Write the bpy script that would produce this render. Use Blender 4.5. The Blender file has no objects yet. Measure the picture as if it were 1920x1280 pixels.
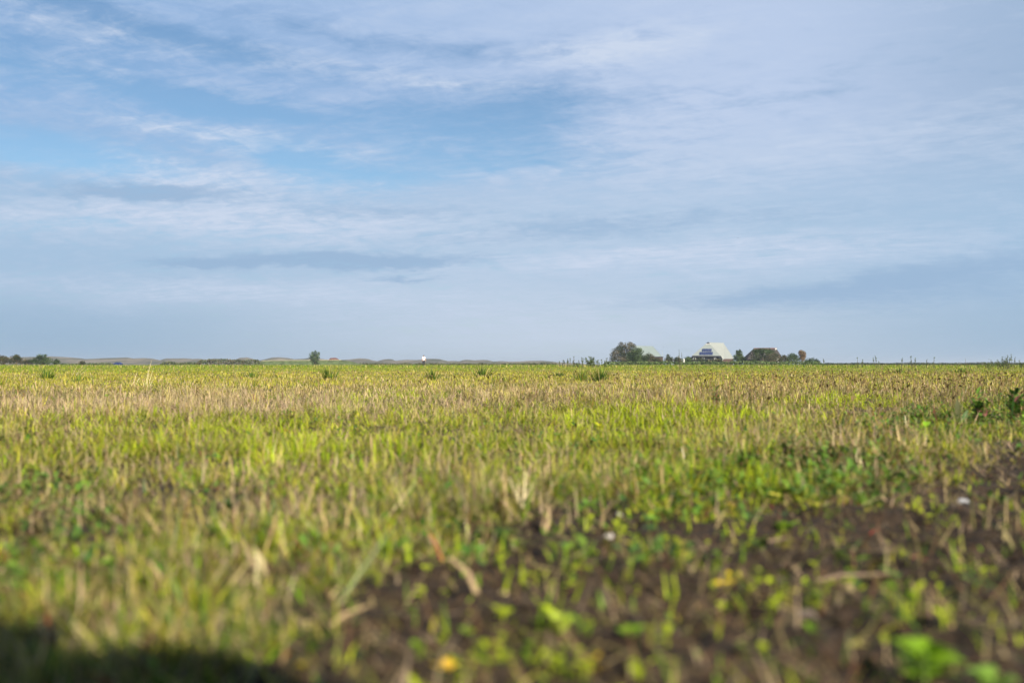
import bpy, math, random
import numpy as np
from mathutils import Vector, Matrix
rnd = random.Random(7); rng = np.random.default_rng(11)
S = bpy.context.scene; C = S.collection
R = math.radians

# ------------------------------------------------------------------ camera
CAM_H = 0.35; FPX = 1867.0; HOR = 683.5
PITCH = math.atan((HOR - 640.0) / FPX)
cd = bpy.data.cameras.new('camera'); cam = bpy.data.objects.new('camera', cd); C.objects.link(cam)
cam.location = (0, 0, CAM_H); cam.rotation_euler = (R(90) + PITCH, 0, 0)
cd.sensor_width = 36; cd.lens = 35.0; cd.clip_start = 0.02; cd.clip_end = 20000
cd.dof.use_dof = True; cd.dof.focus_distance = 24.0; cd.dof.aperture_fstop = 2.3
S.camera = cam
# ------------------------------------------------------------------ light
SUN_EL, SUN_AZ = 33.0, 152.0   # degrees; azimuth measured clockwise from +Y (the view axis): behind, to the right
EXPO = 1.0
sd = bpy.data.lights.new('sun', 'SUN'); sd.energy = 4.9; sd.angle = R(0.6); sd.color = (1.0, 0.92, 0.78)
sun = bpy.data.objects.new('sun', sd); C.objects.link(sun)
sv = Vector((math.sin(R(SUN_AZ)) * math.cos(R(SUN_EL)), math.cos(R(SUN_AZ)) * math.cos(R(SUN_EL)), math.sin(R(SUN_EL))))
sun.rotation_euler = sv.to_track_quat('Z', 'Y').to_euler(); sun.location = sv * 50
S.view_settings.view_transform = 'Standard'; S.view_settings.look = 'None'
S.view_settings.exposure = EXPO; S.view_settings.gamma = 1
S.cycles.use_denoising = True
S.cycles.max_bounces = 6; S.cycles.diffuse_bounces = 3; S.cycles.transmission_bounces = 4
S.cycles.volume_bounces = 0

def ray(px, py):
    u, v = (px - 960) / FPX, (640 - py) / FPX
    f = Vector((0, math.cos(PITCH), math.sin(PITCH))); up = Vector((0, -math.sin(PITCH), math.cos(PITCH)))
    return f + Vector((u, 0, 0)) + up * v
def at(px, py, d):            # where the sight line through a photo pixel stands at distance d
    r = ray(px, py); k = d / r.y
    return Vector((r.x * k, d, CAM_H + r.z * k))
def onground(px, py):
    r = ray(px, py); k = -CAM_H / r.z
    return Vector((r.x * k, r.y * k, 0))
def hz(py, d): return at(960, py, d).z

def srgb(r, g, b):
    f = lambda c: (c / 255 / 12.92) if c <= 10 else ((c / 255 + .055) / 1.055) ** 2.4
    return (f(r), f(g), f(b))

# ------------------------------------------------------------------ sky
W = bpy.data.worlds.new('World'); S.world = W; W.use_nodes = True
nt = W.node_tree; nt.nodes.clear(); L = nt.links.new
def N(t, **k):
    n = nt.nodes.new(t)
    for a, b in k.items(): setattr(n, a, b)
    return n
def setin(n, i, v):
    if hasattr(v, 'is_linked') or isinstance(v, bpy.types.NodeSocket): L(v, n.inputs[i])
    else: n.inputs[i].default_value = v
def M(op, a, b=None, c=None, clamp=False):
    n = N('ShaderNodeMath', operation=op, use_clamp=clamp); setin(n, 0, a)
    if b is not None: setin(n, 1, b)
    if c is not None: setin(n, 2, c)
    return n.outputs[0]
def VM(op, a, b=None):
    n = N('ShaderNodeVectorMath', operation=op); setin(n, 0, a)
    if b is not None: setin(n, 1, b)
    return n.outputs['Value'] if op in ('DOT_PRODUCT', 'LENGTH') else n.outputs[0]
def noise(vec, scale, detail=6, rough=.55, dist=0., dims='3D'):
    n = N('ShaderNodeTexNoise', noise_dimensions=dims); L(vec, n.inputs['Vector'])
    n.inputs['Scale'].default_value = scale; n.inputs['Detail'].default_value = detail
    n.inputs['Roughness'].default_value = rough; n.inputs['Distortion'].default_value = dist
    return n.outputs[0], n.outputs[1]
def ss(x, a, b):
    n = N('ShaderNodeMapRange', interpolation_type='SMOOTHSTEP'); L(x, n.inputs[0])
    n.inputs[1].default_value = a; n.inputs[2].default_value = b
    return n.outputs[0]
def mixc(f, a, b):
    n = N('ShaderNodeMix', data_type='RGBA'); setin(n, 0, f)
    for i, v in ((6, a), (7, b)):
        if isinstance(v, bpy.types.NodeSocket): L(v, n.inputs[i])
        else: n.inputs[i].default_value = (*v, 1)
    return n.outputs[2]
K = 2.0 ** -EXPO
def skc(r, g, b): return tuple(c * K for c in srgb(r, g, b))
tc = N('ShaderNodeTexCoord').outputs['Generated']
sx = N('ShaderNodeSeparateXYZ'); L(tc, sx.inputs[0])
az = M('ARCTAN2', sx.outputs[0], sx.outputs[1]); el = M('ARCSINE', sx.outputs[2])
cb = N('ShaderNodeCombineXYZ'); L(az, cb.inputs[0]); L(el, cb.inputs[1]); ae = cb.outputs[0]
# coordinates on a flat cloud layer overhead
zz = M('ADD', M('MAXIMUM', sx.outputs[2], 0.0), 0.05)
cp = N('ShaderNodeCombineXYZ'); L(M('DIVIDE', sx.outputs[0], zz), cp.inputs[0]); L(M('DIVIDE', sx.outputs[1], zz), cp.inputs[1]); plane = cp.outputs[0]
def mapping(vec, loc=(0, 0, 0), rot=0, sc=(1, 1, 1), typ='TEXTURE'):
    n = N('ShaderNodeMapping', vector_type=typ); L(vec, n.inputs[0])
    n.inputs[1].default_value = loc; n.inputs[2].default_value = (0, 0, rot); n.inputs[3].default_value = sc
    return n.outputs[0]
# ragged edges: push the directions about with noise
_, wc = noise(mapping(ae, sc=(1.0, .38, 1)), 9, 7, .62, .3)
wv = VM('MULTIPLY', VM('SUBTRACT', wc, (.5, .5, .5)), (.10, .030, 0))
_, wc2 = noise(mapping(ae, sc=(1.0, .33, 1)), 45, 5, .65)
wv2 = VM('MULTIPLY', VM('SUBTRACT', wc2, (.5, .5, .5)), (.030, .010, 0))
aew = VM('ADD', VM('ADD', ae, wv), wv2)
def blobs(lst):
    acc = None
    for (px, py, sx_, sy_, rot, amp) in lst:
        r = ray(px, py).normalized()
        m = mapping(aew, (math.atan2(r.x, r.y), math.asin(r.z), 0), R(rot), (sx_ / FPX, sy_ / FPX, 1))
        q = VM('DOT_PRODUCT', m, m)
        g = M('MULTIPLY', M('POWER', 2.718, M('MULTIPLY', q, -1.0)), amp)
        acc = g if acc is None else M('ADD', acc, g)
    return acc
HOLES = [(40, 275, 220, 34, -4, .95), (20, 110, 130, 60, 10, .45), (300, 60, 260, 26, -10, .75), (330, 190, 170, 20, -5, .8),
         (560, 300, 110, 34, -8, .75), (900, 250, 260, 70, 6, .62), (620, 60, 230, 24, -8, .4), (1000, 305, 180, 22, 4, .35),
         (560, 215, 240, 26, 2, .35), (1000, 190, 150, 35, 3, .3), (150, 120, 320, 90, -6, .22), (800, 230, 420, 90, 4, .2), (150, 420, 300, 24, 0, .14), (880, 90, 180, 26, 0, .2),
         (720, 330, 120, 20, 0, .3), (1900, 540, 420, 45, 2, -.1), (20, 640, 300, 60, 0, -.1), (1900, 650, 400, 60, 0, -.1)]
WHITES = [(1170, 90, 130, 30, 8, .80), (1010, 100, 100, 14, 2, .30), (850, 158, 150, 10, -2, .45), (430, 262, 210, 17, -6, 1.0),
          (740, 275, 100, 10, 4, .35), (330, 324, 260, 26, -2, .75), (1150, 480, 280, 18, 5, .62), (1480, 480, 280, 28, 3, .55),
          (130, 45, 240, 30, -8, .42), (200, 150, 320, 26, -4, .45), (560, 120, 260, 18, -4, .35), (560, 410, 380, 34, -3, .50),
          (400, 545, 450, 26, 0, .35), (250, 420, 320, 30, 0, .45), (900, 330, 300, 14, 4, .28), (700, 560, 600, 40, 0, .22),
          (1280, 330, 260, 40, 4, .22), (1750, 250, 260, 50, 3, .22), (1050, 620, 500, 50, 0, .42), (1250, 225, 200, 60, 10, .18)]
DARKS = [(280, 358, 150, 17, 2, .95), (660, 488, 230, 15, 0, 1.05), (370, 490, 100, 8, 0, .75), (750, 522, 80, 7, 2, .6),
         (1080, 425, 380, 26, 4, .42), (1750, 515, 330, 24, 7, .52), (1780, 560, 320, 34, 3, .36), (1300, 560, 380, 24, 2, .30), (1560, 395, 420, 26, 3, .2), (330, 517, 80, 4, 0, .35),
         (600, 385, 260, 14, 0, .25), (1880, 470, 120, 20, 0, .25), (1500, 170, 460, 60, 12, .24), (740, 400, 200, 16, 2, .30), (800, 20, 200, 20, 0, .2)]
hole = blobs(HOLES); wht = blobs(WHITES); drk = blobs(DARKS)
n1, _ = noise(mapping(plane, rot=R(-24), sc=(1.7, .62, 1)), 1.15, 9, .62, .5)     # streaky cirrus
n2, _ = noise(mapping(plane, (5, 3, 0), R(-30), (1.5, .45, 1)), 3.6, 9, .66, .6)
n3, _ = noise(mapping(ae, (3, 1, 0), R(3), (1, .16, 1)), 7, 8, .6, .2)
n4, _ = noise(mapping(ae, (1, 7, 0), R(-6), (1, .30, 1)), 22, 8, .68, .7)
n5, _ = noise(mapping(plane, (9, 2, 0), R(-28), (1.0, .55, 1)), 5.5, 8, .66, .8)
def ctr(n, k): return M('MULTIPLY', M('SUBTRACT', n, .5), k)
st = M('ADD', ctr(n1, .55), M('ADD', ctr(n2, .35), ctr(n3, .3)))
fine = M('ADD', ctr(n4, 1.0), ctr(n5, 1.0))
hi = ss(el, .12, .32)
hole2 = M('ADD', hole, M('ADD', M('MULTIPLY', st, -1.1), M('MULTIPLY', fine, -.75)))
hole2 = M('ADD', hole2, M('MULTIPLY', M('MULTIPLY', M('SUBTRACT', 0.0, az), hi), .28))           # thinner cloud towards the upper left
cover = M('SUBTRACT', 1.0, M('MULTIPLY', ss(hole2, -.02, .98), .95))
cover = M('MULTIPLY', cover, M('SUBTRACT', 1.0, M('MULTIPLY', ss(el, .40, .75), .85)))     # cloud sheet thinned overhead, out of view, to lessen the fill light
cen = M('SUBTRACT', 1.0, ss(M('ABSOLUTE', M('SUBTRACT', az, .05)), .02, .50))
low = mixc(cen, skc(153, 182, 208), skc(190, 206, 221))
mid = mixc(cen, skc(167, 195, 223), skc(179, 202, 227))
top = mixc(ss(az, -.45, .25), skc(152, 184, 224), skc(186, 204, 233))
top = mixc(ss(az, .25, .52), top, skc(160, 184, 214))
haze_c = mixc(ss(el, .01, .11), low, mid)
haze_c = mixc(ss(el, .12, .26), haze_c, top)
wf = M('MULTIPLY', wht, M('ADD', 1.10, M('ADD', M('MULTIPLY', st, 2.6), M('MULTIPLY', fine, 2.1))), clamp=True)
wf = M('ADD', wf, M('MULTIPLY', M('ADD', M('MULTIPLY', st, .9), M('MULTIPLY', fine, .7)), ss(el, .03, .14)), clamp=True)
dfc = M('ADD', drk, M('ADD', M('MULTIPLY', st, -.5), M('MULTIPLY', fine, -.55)))
dfc = M('MULTIPLY', ss(dfc, .14, .72), .80)
col = mixc(wf, haze_c, skc(203, 216, 237))
col = mixc(dfc, col, skc(151, 181, 213))
nish = N('ShaderNodeTexSky', sky_type='NISHITA', sun_disc=False); nish.sun_elevation = R(SUN_EL); nish.sun_rotation = R(SUN_AZ)
nish.air_density = 1.0; nish.dust_density = .6; nish.ozone_density = 1.5
bg1 = N('ShaderNodeBackground'); L(VM('MULTIPLY', nish.outputs[0], (.79, .95, 1.03)), bg1.inputs[0]); bg1.inputs[1].default_value = .055
bg2 = N('ShaderNodeBackground'); L(col, bg2.inputs[0]); bg2.inputs[1].default_value = 1.0
mx = N('ShaderNodeMixShader'); L(cover, mx.inputs[0]); L(bg1.outputs[0], mx.inputs[1]); L(bg2.outputs[0], mx.inputs[2])
wo = N('ShaderNodeOutputWorld'); L(mx.outputs[0], wo.inputs[0])
W.cycles.sampling_method = 'MANUAL'; W.cycles.sample_map_resolution = 512

# ------------------------------------------------------------------ helpers
def link(o, parent=None):
    C.objects.link(o)
    if parent is not None: o.parent = parent
    return o
def tag(o, label, cat, group=None, kind=None):
    if label: o['label'] = label
    if cat: o['category'] = cat
    if group: o['group'] = group
    if kind: o['kind'] = kind
    return o
def thing(name, label, cat, loc=(0, 0, 0), rz=0, group=None):
    o = bpy.data.objects.new(name, None); C.objects.link(o); o.location = loc; o.rotation_euler = (0, 0, rz)
    o.empty_display_size = .1
    return tag(o, label, cat, group)
def mesh_obj(name, verts, faces, mat, parent=None, smooth=False):
    me = bpy.data.meshes.new(name); me.from_pydata([tuple(v) for v in verts], [], faces); me.update()
    me.materials.append(mat)
    if smooth: me.polygons.foreach_set('use_smooth', [True] * len(me.polygons))
    return link(bpy.data.objects.new(name, me), parent)
class B:                                   # collects shapes, builds ONE mesh object
    def __init__(s): s.v = []; s.f = []
    def add(s, vs, fs):
        n = len(s.v); s.v += [tuple(v) for v in vs]; s.f += [tuple(i + n for i in f) for f in fs]
    def box(s, a, b):
        (x0, y0, z0), (x1, y1, z1) = a, b
        s.add([(x0, y0, z0), (x1, y0, z0), (x1, y1, z0), (x0, y1, z0), (x0, y0, z1), (x1, y0, z1), (x1, y1, z1), (x0, y1, z1)],
              [(0, 3, 2, 1), (4, 5, 6, 7), (0, 1, 5, 4), (1, 2, 6, 5), (2, 3, 7, 6), (3, 0, 4, 7)])
    def tube(s, pts, rad, k=8):
        pts = [Vector(p) for p in pts]; rings = []
        for i, p in enumerate(pts):
            d = (pts[min(i + 1, len(pts) - 1)] - pts[max(i - 1, 0)]).normalized()
            a = d.cross(Vector((0, 0, 1)) if abs(d.z) < .9 else Vector((1, 0, 0))).normalized(); b = d.cross(a)
            r = rad[i] if isinstance(rad, (list, tuple)) else rad
            rings.append([p + (a * math.cos(t * 2 * math.pi / k) + b * math.sin(t * 2 * math.pi / k)) * r for t in range(k)])
        vs = [v for g in rings for v in g]; fs = []
        for i in range(len(rings) - 1):
            for t in range(k):
                fs.append((i * k + t, i * k + (t + 1) % k, (i + 1) * k + (t + 1) % k, (i + 1) * k + t))
        fs.append(tuple(range(k))[::-1]); fs.append(tuple((len(rings) - 1) * k + t for t in range(k)))
        s.add(vs, fs)
    def plate(s, quad, th):                # a quad given thickness along its normal
        q = [Vector(p) for p in quad]; n = (q[1] - q[0]).cross(q[-1] - q[0]).normalized() * th; k = len(q)
        s.add(q + [p + n for p in q], [tuple(range(k))[::-1], tuple(range(k, 2 * k))] + [(i, (i + 1) % k, k + (i + 1) % k, k + i) for i in range(k)])
    def build(s, name, mat, parent=None, smooth=False): return mesh_obj(name, s.v, s.f, mat, parent, smooth)

# value noise (numpy)
def _h(ix, iy, s):
    n = (ix.astype(np.int64) * 374761393 + iy.astype(np.int64) * 668265263 + s * 974634777) & 0xffffffff
    n = ((n ^ (n >> 13)) * 1274126177) & 0xffffffff
    return ((n ^ (n >> 16)) & 0xffff) / 65535.0
def vn(x, y, s=0):
    x = np.asarray(x, float); y = np.asarray(y, float)
    ix, iy = np.floor(x), np.floor(y); fx, fy = x - ix, y - iy; fx = fx * fx * (3 - 2 * fx); fy = fy * fy * (3 - 2 * fy)
    a, b, c, d = _h(ix, iy, s), _h(ix + 1, iy, s), _h(ix, iy + 1, s), _h(ix + 1, iy + 1, s)
    return (a * (1 - fx) + b * fx) * (1 - fy) + (c * (1 - fx) + d * fx) * fy
def fbm(x, y, o=4, s=0):
    t = 0; a = .5; k = 1
    for i in range(o): t = t + a * vn(np.asarray(x) * k + 17.3 * i, np.asarray(y) * k - 9.1 * i, s + i); a *= .5; k *= 2.03
    return t / (1 - .5 ** o)
def photo(x, y):                           # where a ground point shows in the photograph (for planting by zone)
    y = np.maximum(y, .05)
    return 960 + FPX * x / y, HOR + FPX * CAM_H / y
def sst(x, a, b):
    t = np.clip((x - a) / (b - a), 0, 1); return t * t * (3 - 2 * t)
def bare(x, y):                            # 1 = open soil, 0 = full turf
    yb = np.interp(x, [-3, -.9, -.35, -.15, .15, .5, 1.0, 1.5, 2.0, 3.0], [.2, .45, 1.15, 1.85, 2.35, 2.25, 2.5, 3.3, 4.1, 4.8])
    n = fbm(x * 2.6, y * 2.6, 4, 5) - .5
    return 1 - sst(y + n * .9, yb - .22, yb + .42)
def height(x, y):
    x = np.asarray(x, float); y = np.asarray(y, float); d = np.hypot(x, y)
    near = 1 - sst(d, 10, 30); b = bare(x, y) * (1 - sst(d, 4, 6)) * sst(y, -2, 0)
    z = .045 * (fbm(x * .5, y * .5, 3, 1) - .5) * near
    z = z + near * .012 * (fbm(x * 5, y * 5, 3, 2) - .5)
    cl = np.abs(fbm(x * 9, y * 9, 4, 3) - .5) * 2
    z = z + b * (.045 * (fbm(x * 4, y * 5, 3, 8) - .5) + .045 * (.35 - cl)) - b * .006
    return z - .02 * (fbm(np.array(0.), np.array(0.), 3, 1) - .5)

def nodemat(name):
    m = bpy.data.materials.new(name); m.use_nodes = True; t = m.node_tree
    return m, t, t.nodes['Principled BSDF']
def plain(name, c, rough=.7, metal=0, var=.12, scale=3.0, spec=.3, bump=0):
    m, t, p = nodemat(name)
    n = t.nodes.new('ShaderNodeTexNoise'); n.inputs['Scale'].default_value = scale; n.inputs['Detail'].default_value = 5
    g = t.nodes.new('ShaderNodeNewGeometry'); t.links.new(g.outputs['Position'], n.inputs['Vector'])
    r = t.nodes.new('ShaderNodeValToRGB'); t.links.new(n.outputs[0], r.inputs[0])
    r.color_ramp.elements[0].position = .3; r.color_ramp.elements[1].position = .7
    r.color_ramp.elements[0].color = (*[x * (1 - var) for x in c], 1); r.color_ramp.elements[1].color = (*[min(1, x * (1 + var)) for x in c], 1)
    t.links.new(r.outputs[0], p.inputs['Base Color'])
    p.inputs['Roughness'].default_value = rough; p.inputs['Metallic'].default_value = metal; p.inputs['Specular IOR Level'].default_value = spec
    if bump:
        b = t.nodes.new('ShaderNodeBump'); b.inputs[0].default_value = bump; t.links.new(n.outputs[0], b.inputs['Height']); t.links.new(b.outputs[0], p.inputs['Normal'])
    return m
def leafmat(name, trans=.35, rough=.55, spec=.25):     # the leaf's own colour is stored with the mesh, leaf by leaf
    m, t, p = nodemat(name)
    a = t.nodes.new('ShaderNodeAttribute'); a.attribute_name = 'tint'
    t.links.new(a.outputs['Color'], p.inputs['Base Color']); p.inputs['Roughness'].default_value = rough; p.inputs['Specular IOR Level'].default_value = spec
    tr = t.nodes.new('ShaderNodeBsdfTranslucent'); t.links.new(a.outputs['Color'], tr.inputs[0])
    mx = t.nodes.new('ShaderNodeMixShader'); mx.inputs[0].default_value = trans
    t.links.new(p.outputs[0], mx.inputs[1]); t.links.new(tr.outputs[0], mx.inputs[2]); t.links.new(mx.outputs[0], t.nodes['Material Output'].inputs[0])
    return m
M_GRASS = leafmat('grass_blade', .28, .65, .08); M_LEAF = leafmat('leaf', .3); M_STRAW = leafmat('straw', .2, .7, .15); M_CROWN = leafmat('crown_leaf', .15, .7, .15)

class Soup:                                # many small leaves or blades in ONE mesh, each with its own tint
    def __init__(s): s.V = []; s.F = []; s.T = []; s.n = 0
    def raw(s, V, F, T):                   # V (n,k,3), F (m,3 or 4) on k, T (n,3)
        n, k, _ = V.shape; F = np.asarray(F)
        idx = (np.arange(n) * k)[:, None, None] + F[None] + s.n
        s.V.append(V.reshape(-1, 3).astype(np.float32)); s.F.append(idx.reshape(-1, F.shape[1])); s.T.append(np.repeat(np.clip(T, 0, 1), k, 0).astype(np.float32)); s.n += n * k
    def blades(s, x, y, z, h, w, lean, bend, T, segs=3, az=None, tip=.12):
        n = len(x)
        az = rng.uniform(0, 2 * np.pi, n) if az is None else az
        fa = az + rng.normal(0, .5, n) + np.pi / 2                       # facing of the width
        dx, dy = np.cos(az), np.sin(az); wx, wy = np.cos(fa), np.sin(fa)
        V = np.zeros((n, 2 * segs + 1, 3)); ang = np.array(lean, float) * np.ones(n)
        px, py, pz = x.copy(), y.copy(), z.copy()
        for i in range(segs + 1):
            t = i / segs; ww = w * (1 - t) ** .7 * .5 + w * tip * .5 * (t < 1)
            if i < segs:
                V[:, 2 * i] = np.stack([px - wx * ww, py - wy * ww, pz], 1); V[:, 2 * i + 1] = np.stack([px + wx * ww, py + wy * ww, pz], 1)
            else: V[:, 2 * i] = np.stack([px, py, pz], 1)
            L_ = h / segs; a = np.clip(ang, -.3, 2.2)
            px = px + dx * np.sin(a) * L_; py = py + dy * np.sin(a) * L_; pz = pz + np.cos(a) * L_; ang = ang + bend / segs
        q = [(2 * i, 2 * i + 1, 2 * i + 3, 2 * i + 2) for i in range(segs - 1)]
        if q: s.raw2(V, q, [(2 * segs - 2, 2 * segs - 1, 2 * segs)], T)
        else: s.raw(V, [(0, 1, 2)], T)
    def raw2(s, V, Q, Tr, T):
        n, k, _ = V.shape; base = (np.arange(n) * k)[:, None, None] + s.n
        s.V.append(V.reshape(-1, 3).astype(np.float32)); s.T.append(np.repeat(np.clip(T, 0, 1), k, 0).astype(np.float32))
        s.F.append((base + np.asarray(Q)[None]).reshape(-1, 4)); s.F.append((base + np.asarray(Tr)[None]).reshape(-1, 3)); s.n += n * k
    def leaves(s, P, D, U, ln, w, T, fold=.25):  # pointed-oval leaves: P base, D direction, U up-ish, arrays
        D = D / np.linalg.norm(D, axis=1)[:, None]; Sd = np.cross(D, U); Sd /= np.linalg.norm(Sd, axis=1)[:, None] + 1e-9; Nn = np.cross(Sd, D)
        ln = (ln * np.ones(len(P)))[:, None]; w = (w * np.ones(len(P)))[:, None]
        V = np.stack([P, P + D * ln * .3 - Sd * w * .42 + Nn * w * fold * .6, P + D * ln * .3 + Sd * w * .42 + Nn * w * fold * .6, P + D * ln * .7 - Sd * w * .42 + Nn * w * fold * .4,
                      P + D * ln * .7 + Sd * w * .42 + Nn * w * fold * .4, P + D * ln - Nn * w * .2, P + D * ln * .3, P + D * ln * .7], 1)
        s.raw2(V, [(1, 6, 7, 3), (6, 2, 4, 7)], [(0, 6, 1), (0, 2, 6), (3, 7, 5), (7, 4, 5)], T)
    def quads(s, P, size, T, flat=0.):     # randomly turned leaf sprays
        n = len(P); a = rng.normal(size=(n, 3)); b = rng.normal(size=(n, 3)); a[:, 2] *= 1 - flat; a /= np.linalg.norm(a, axis=1)[:, None]
        b = np.cross(a, b); b /= np.linalg.norm(b, axis=1)[:, None]; sz = (size * rng.uniform(.6, 1.3, n))[:, None]
        V = np.stack([P - a * sz * .6, P - b * sz * .35 + a * sz * .1, P + a * sz * .6, P + b * sz * .4], 1)
        s.raw(V, [(0, 1, 2, 3)], T)
    def build(s, name, mat, parent=None):
        V = np.concatenate(s.V); T = np.concatenate(s.T)
        me = bpy.data.meshes.new(name); me.vertices.add(len(V)); me.vertices.foreach_set('co', V.ravel())
        sizes = np.concatenate([np.full(len(f), f.shape[1]) for f in s.F]); loops = np.concatenate([f.ravel() for f in s.F]).astype(np.int32)
        me.loops.add(len(loops)); me.loops.foreach_set('vertex_index', loops)
        me.polygons.add(len(sizes)); me.polygons.foreach_set('loop_start', np.concatenate([[0], np.cumsum(sizes)[:-1]]).astype(np.int32))
        me.update(calc_edges=True); me.validate()
        at_ = me.color_attributes.new('tint', 'FLOAT_COLOR', 'POINT'); at_.data.foreach_set('color', np.concatenate([T, np.ones((len(T), 1), np.float32)], 1).ravel())
        me.materials.append(mat)
        return link(bpy.data.objects.new(name, me), parent)

# ------------------------------------------------------------------ ground
def build_ground():
    az_ = np.concatenate([np.arange(-42, 42, .28), np.arange(42, 318, 6.0)]); az_ = np.radians(az_)
    rr = [.02]; 
    while rr[-1] < 9000:
        r_ = rr[-1]; rr.append(r_ + max(.012, r_ * (.008 if r_ < 5 else .03 if r_ < 40 else .12)) if r_ > .5 else r_ + .12)
    rr = np.array(rr); A, Q = np.meshgrid(az_, rr); X = np.sin(A) * Q; Y = np.cos(A) * Q; Z = height(X, Y)
    V = np.stack([X, Y, Z], 2).reshape(-1, 3); na, nr = len(az_), len(rr)
    i, j = np.meshgrid(np.arange(nr - 1), np.arange(na), indexing='ij'); j2 = (j + 1) % na
    F = np.stack([i * na + j, (i + 1) * na + j, (i + 1) * na + j2, i * na + j2], 2).reshape(-1, 4)
    me = bpy.data.meshes.new('ground'); me.vertices.add(len(V)); me.vertices.foreach_set('co', V.astype(np.float32).ravel())
    me.loops.add(F.size); me.loops.foreach_set('vertex_index', F.astype(np.int32).ravel()); me.polygons.add(len(F)); me.polygons.foreach_set('loop_start', (np.arange(len(F)) * 4).astype(np.int32))
    me.update(calc_edges=True); me.validate()
    m, t, p = nodemat('ground_soil'); n = lambda x: t.nodes.new(x); l = t.links.new
    g = n('ShaderNodeNewGeometry').outputs['Position']
    def no(sc, d=6, r=.6):
        k = n('ShaderNodeTexNoise'); l(g, k.inputs['Vector']); k.inputs['Scale'].default_value = sc; k.inputs['Detail'].default_value = d; k.inputs['Roughness'].default_value = r; return k.outputs[0]
    def rmp(f, a, ca, b, cb_):
        k = n('ShaderNodeValToRGB'); l(f, k.inputs[0]); e = k.color_ramp.elements; e[0].position = a; e[0].color = (*ca, 1); e[1].position = b; e[1].color = (*cb_, 1); return k.outputs[0]
    soil = rmp(no(22), .35, (.009, .0055, .003), .68, (.046, .029, .016))
    soil2 = rmp(no(140, 3), .45, (.009, .0055, .003), .7, (.095, .060, .034))
    mx1 = n('ShaderNodeMix'); mx1.data_type = 'RGBA'; mx1.inputs[0].default_value = .35; l(soil, mx1.inputs[6]); l(soil2, mx1.inputs[7])
    turf = rmp(no(2.5, 8), .35, (.10, .10, .022), .65, (.20, .17, .06))
    ln = n('ShaderNodeVectorMath'); ln.operation = 'LENGTH'; l(g, ln.inputs[0])
    mr = n('ShaderNodeMapRange'); mr.interpolation_type = 'SMOOTHSTEP'; l(ln.outputs['Value'], mr.inputs[0]); mr.inputs[1].default_value = 6; mr.inputs[2].default_value = 22
    mx2 = n('ShaderNodeMix'); mx2.data_type = 'RGBA'; l(mr.outputs[0], mx2.inputs[0]); l(mx1.outputs[2], mx2.inputs[6]); l(turf, mx2.inputs[7])
    l(mx2.outputs[2], p.inputs['Base Color']); p.inputs['Roughness'].default_value = .85; p.inputs['Specular IOR Level'].default_value = .25
    b = n('ShaderNodeBump'); b.inputs[0].default_value = .7; b.inputs[1].default_value = .006; l(no(90, 5), b.inputs['Height']); l(b.outputs[0], p.inputs['Normal'])
    me.materials.append(m); me.polygons.foreach_set('use_smooth', [True] * len(me.polygons))
    tag(link(bpy.data.objects.new('ground', me)), None, None, kind='structure')
build_ground()

# ------------------------------------------------------------------ turf, straw, weeds (nobody could count them)
PAL = dict(lush=(.125, .215, .008), yg=(.38, .345, .045), lime=(.33, .40, .014), dark=(.055, .105, .018), straw=(.47, .36, .17),
           pink=(.42, .31, .195), brown=(.150, .085, .045), olive=(.230, .220, .060), far=(.19, .265, .022), pale=(.62, .52, .30), blue=(.10, .19, .08), red=(.30, .06, .035))
P = {k: np.array(v) for k, v in PAL.items()}
def sample(n, d0, d1, half=.66, power=0.):   # points in the sector in front, evenly in log distance (power tilts it)
    t = rng.uniform(0, 1, n)
    d = d0 * (d1 / d0) ** t if power == 0 else (d0 ** power + t * (d1 ** power - d0 ** power)) ** (1 / power)
    a = rng.uniform(-half, half, n); return np.sin(a) * d, np.cos(a) * d, d
def patch(u, v, lst):
    t = 0
    for (pu, pv, su, sv_, a) in lst: t = t + a * np.exp(-((u - pu) / su) ** 2 - ((v - pv) / sv_) ** 2)
    return t
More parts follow.
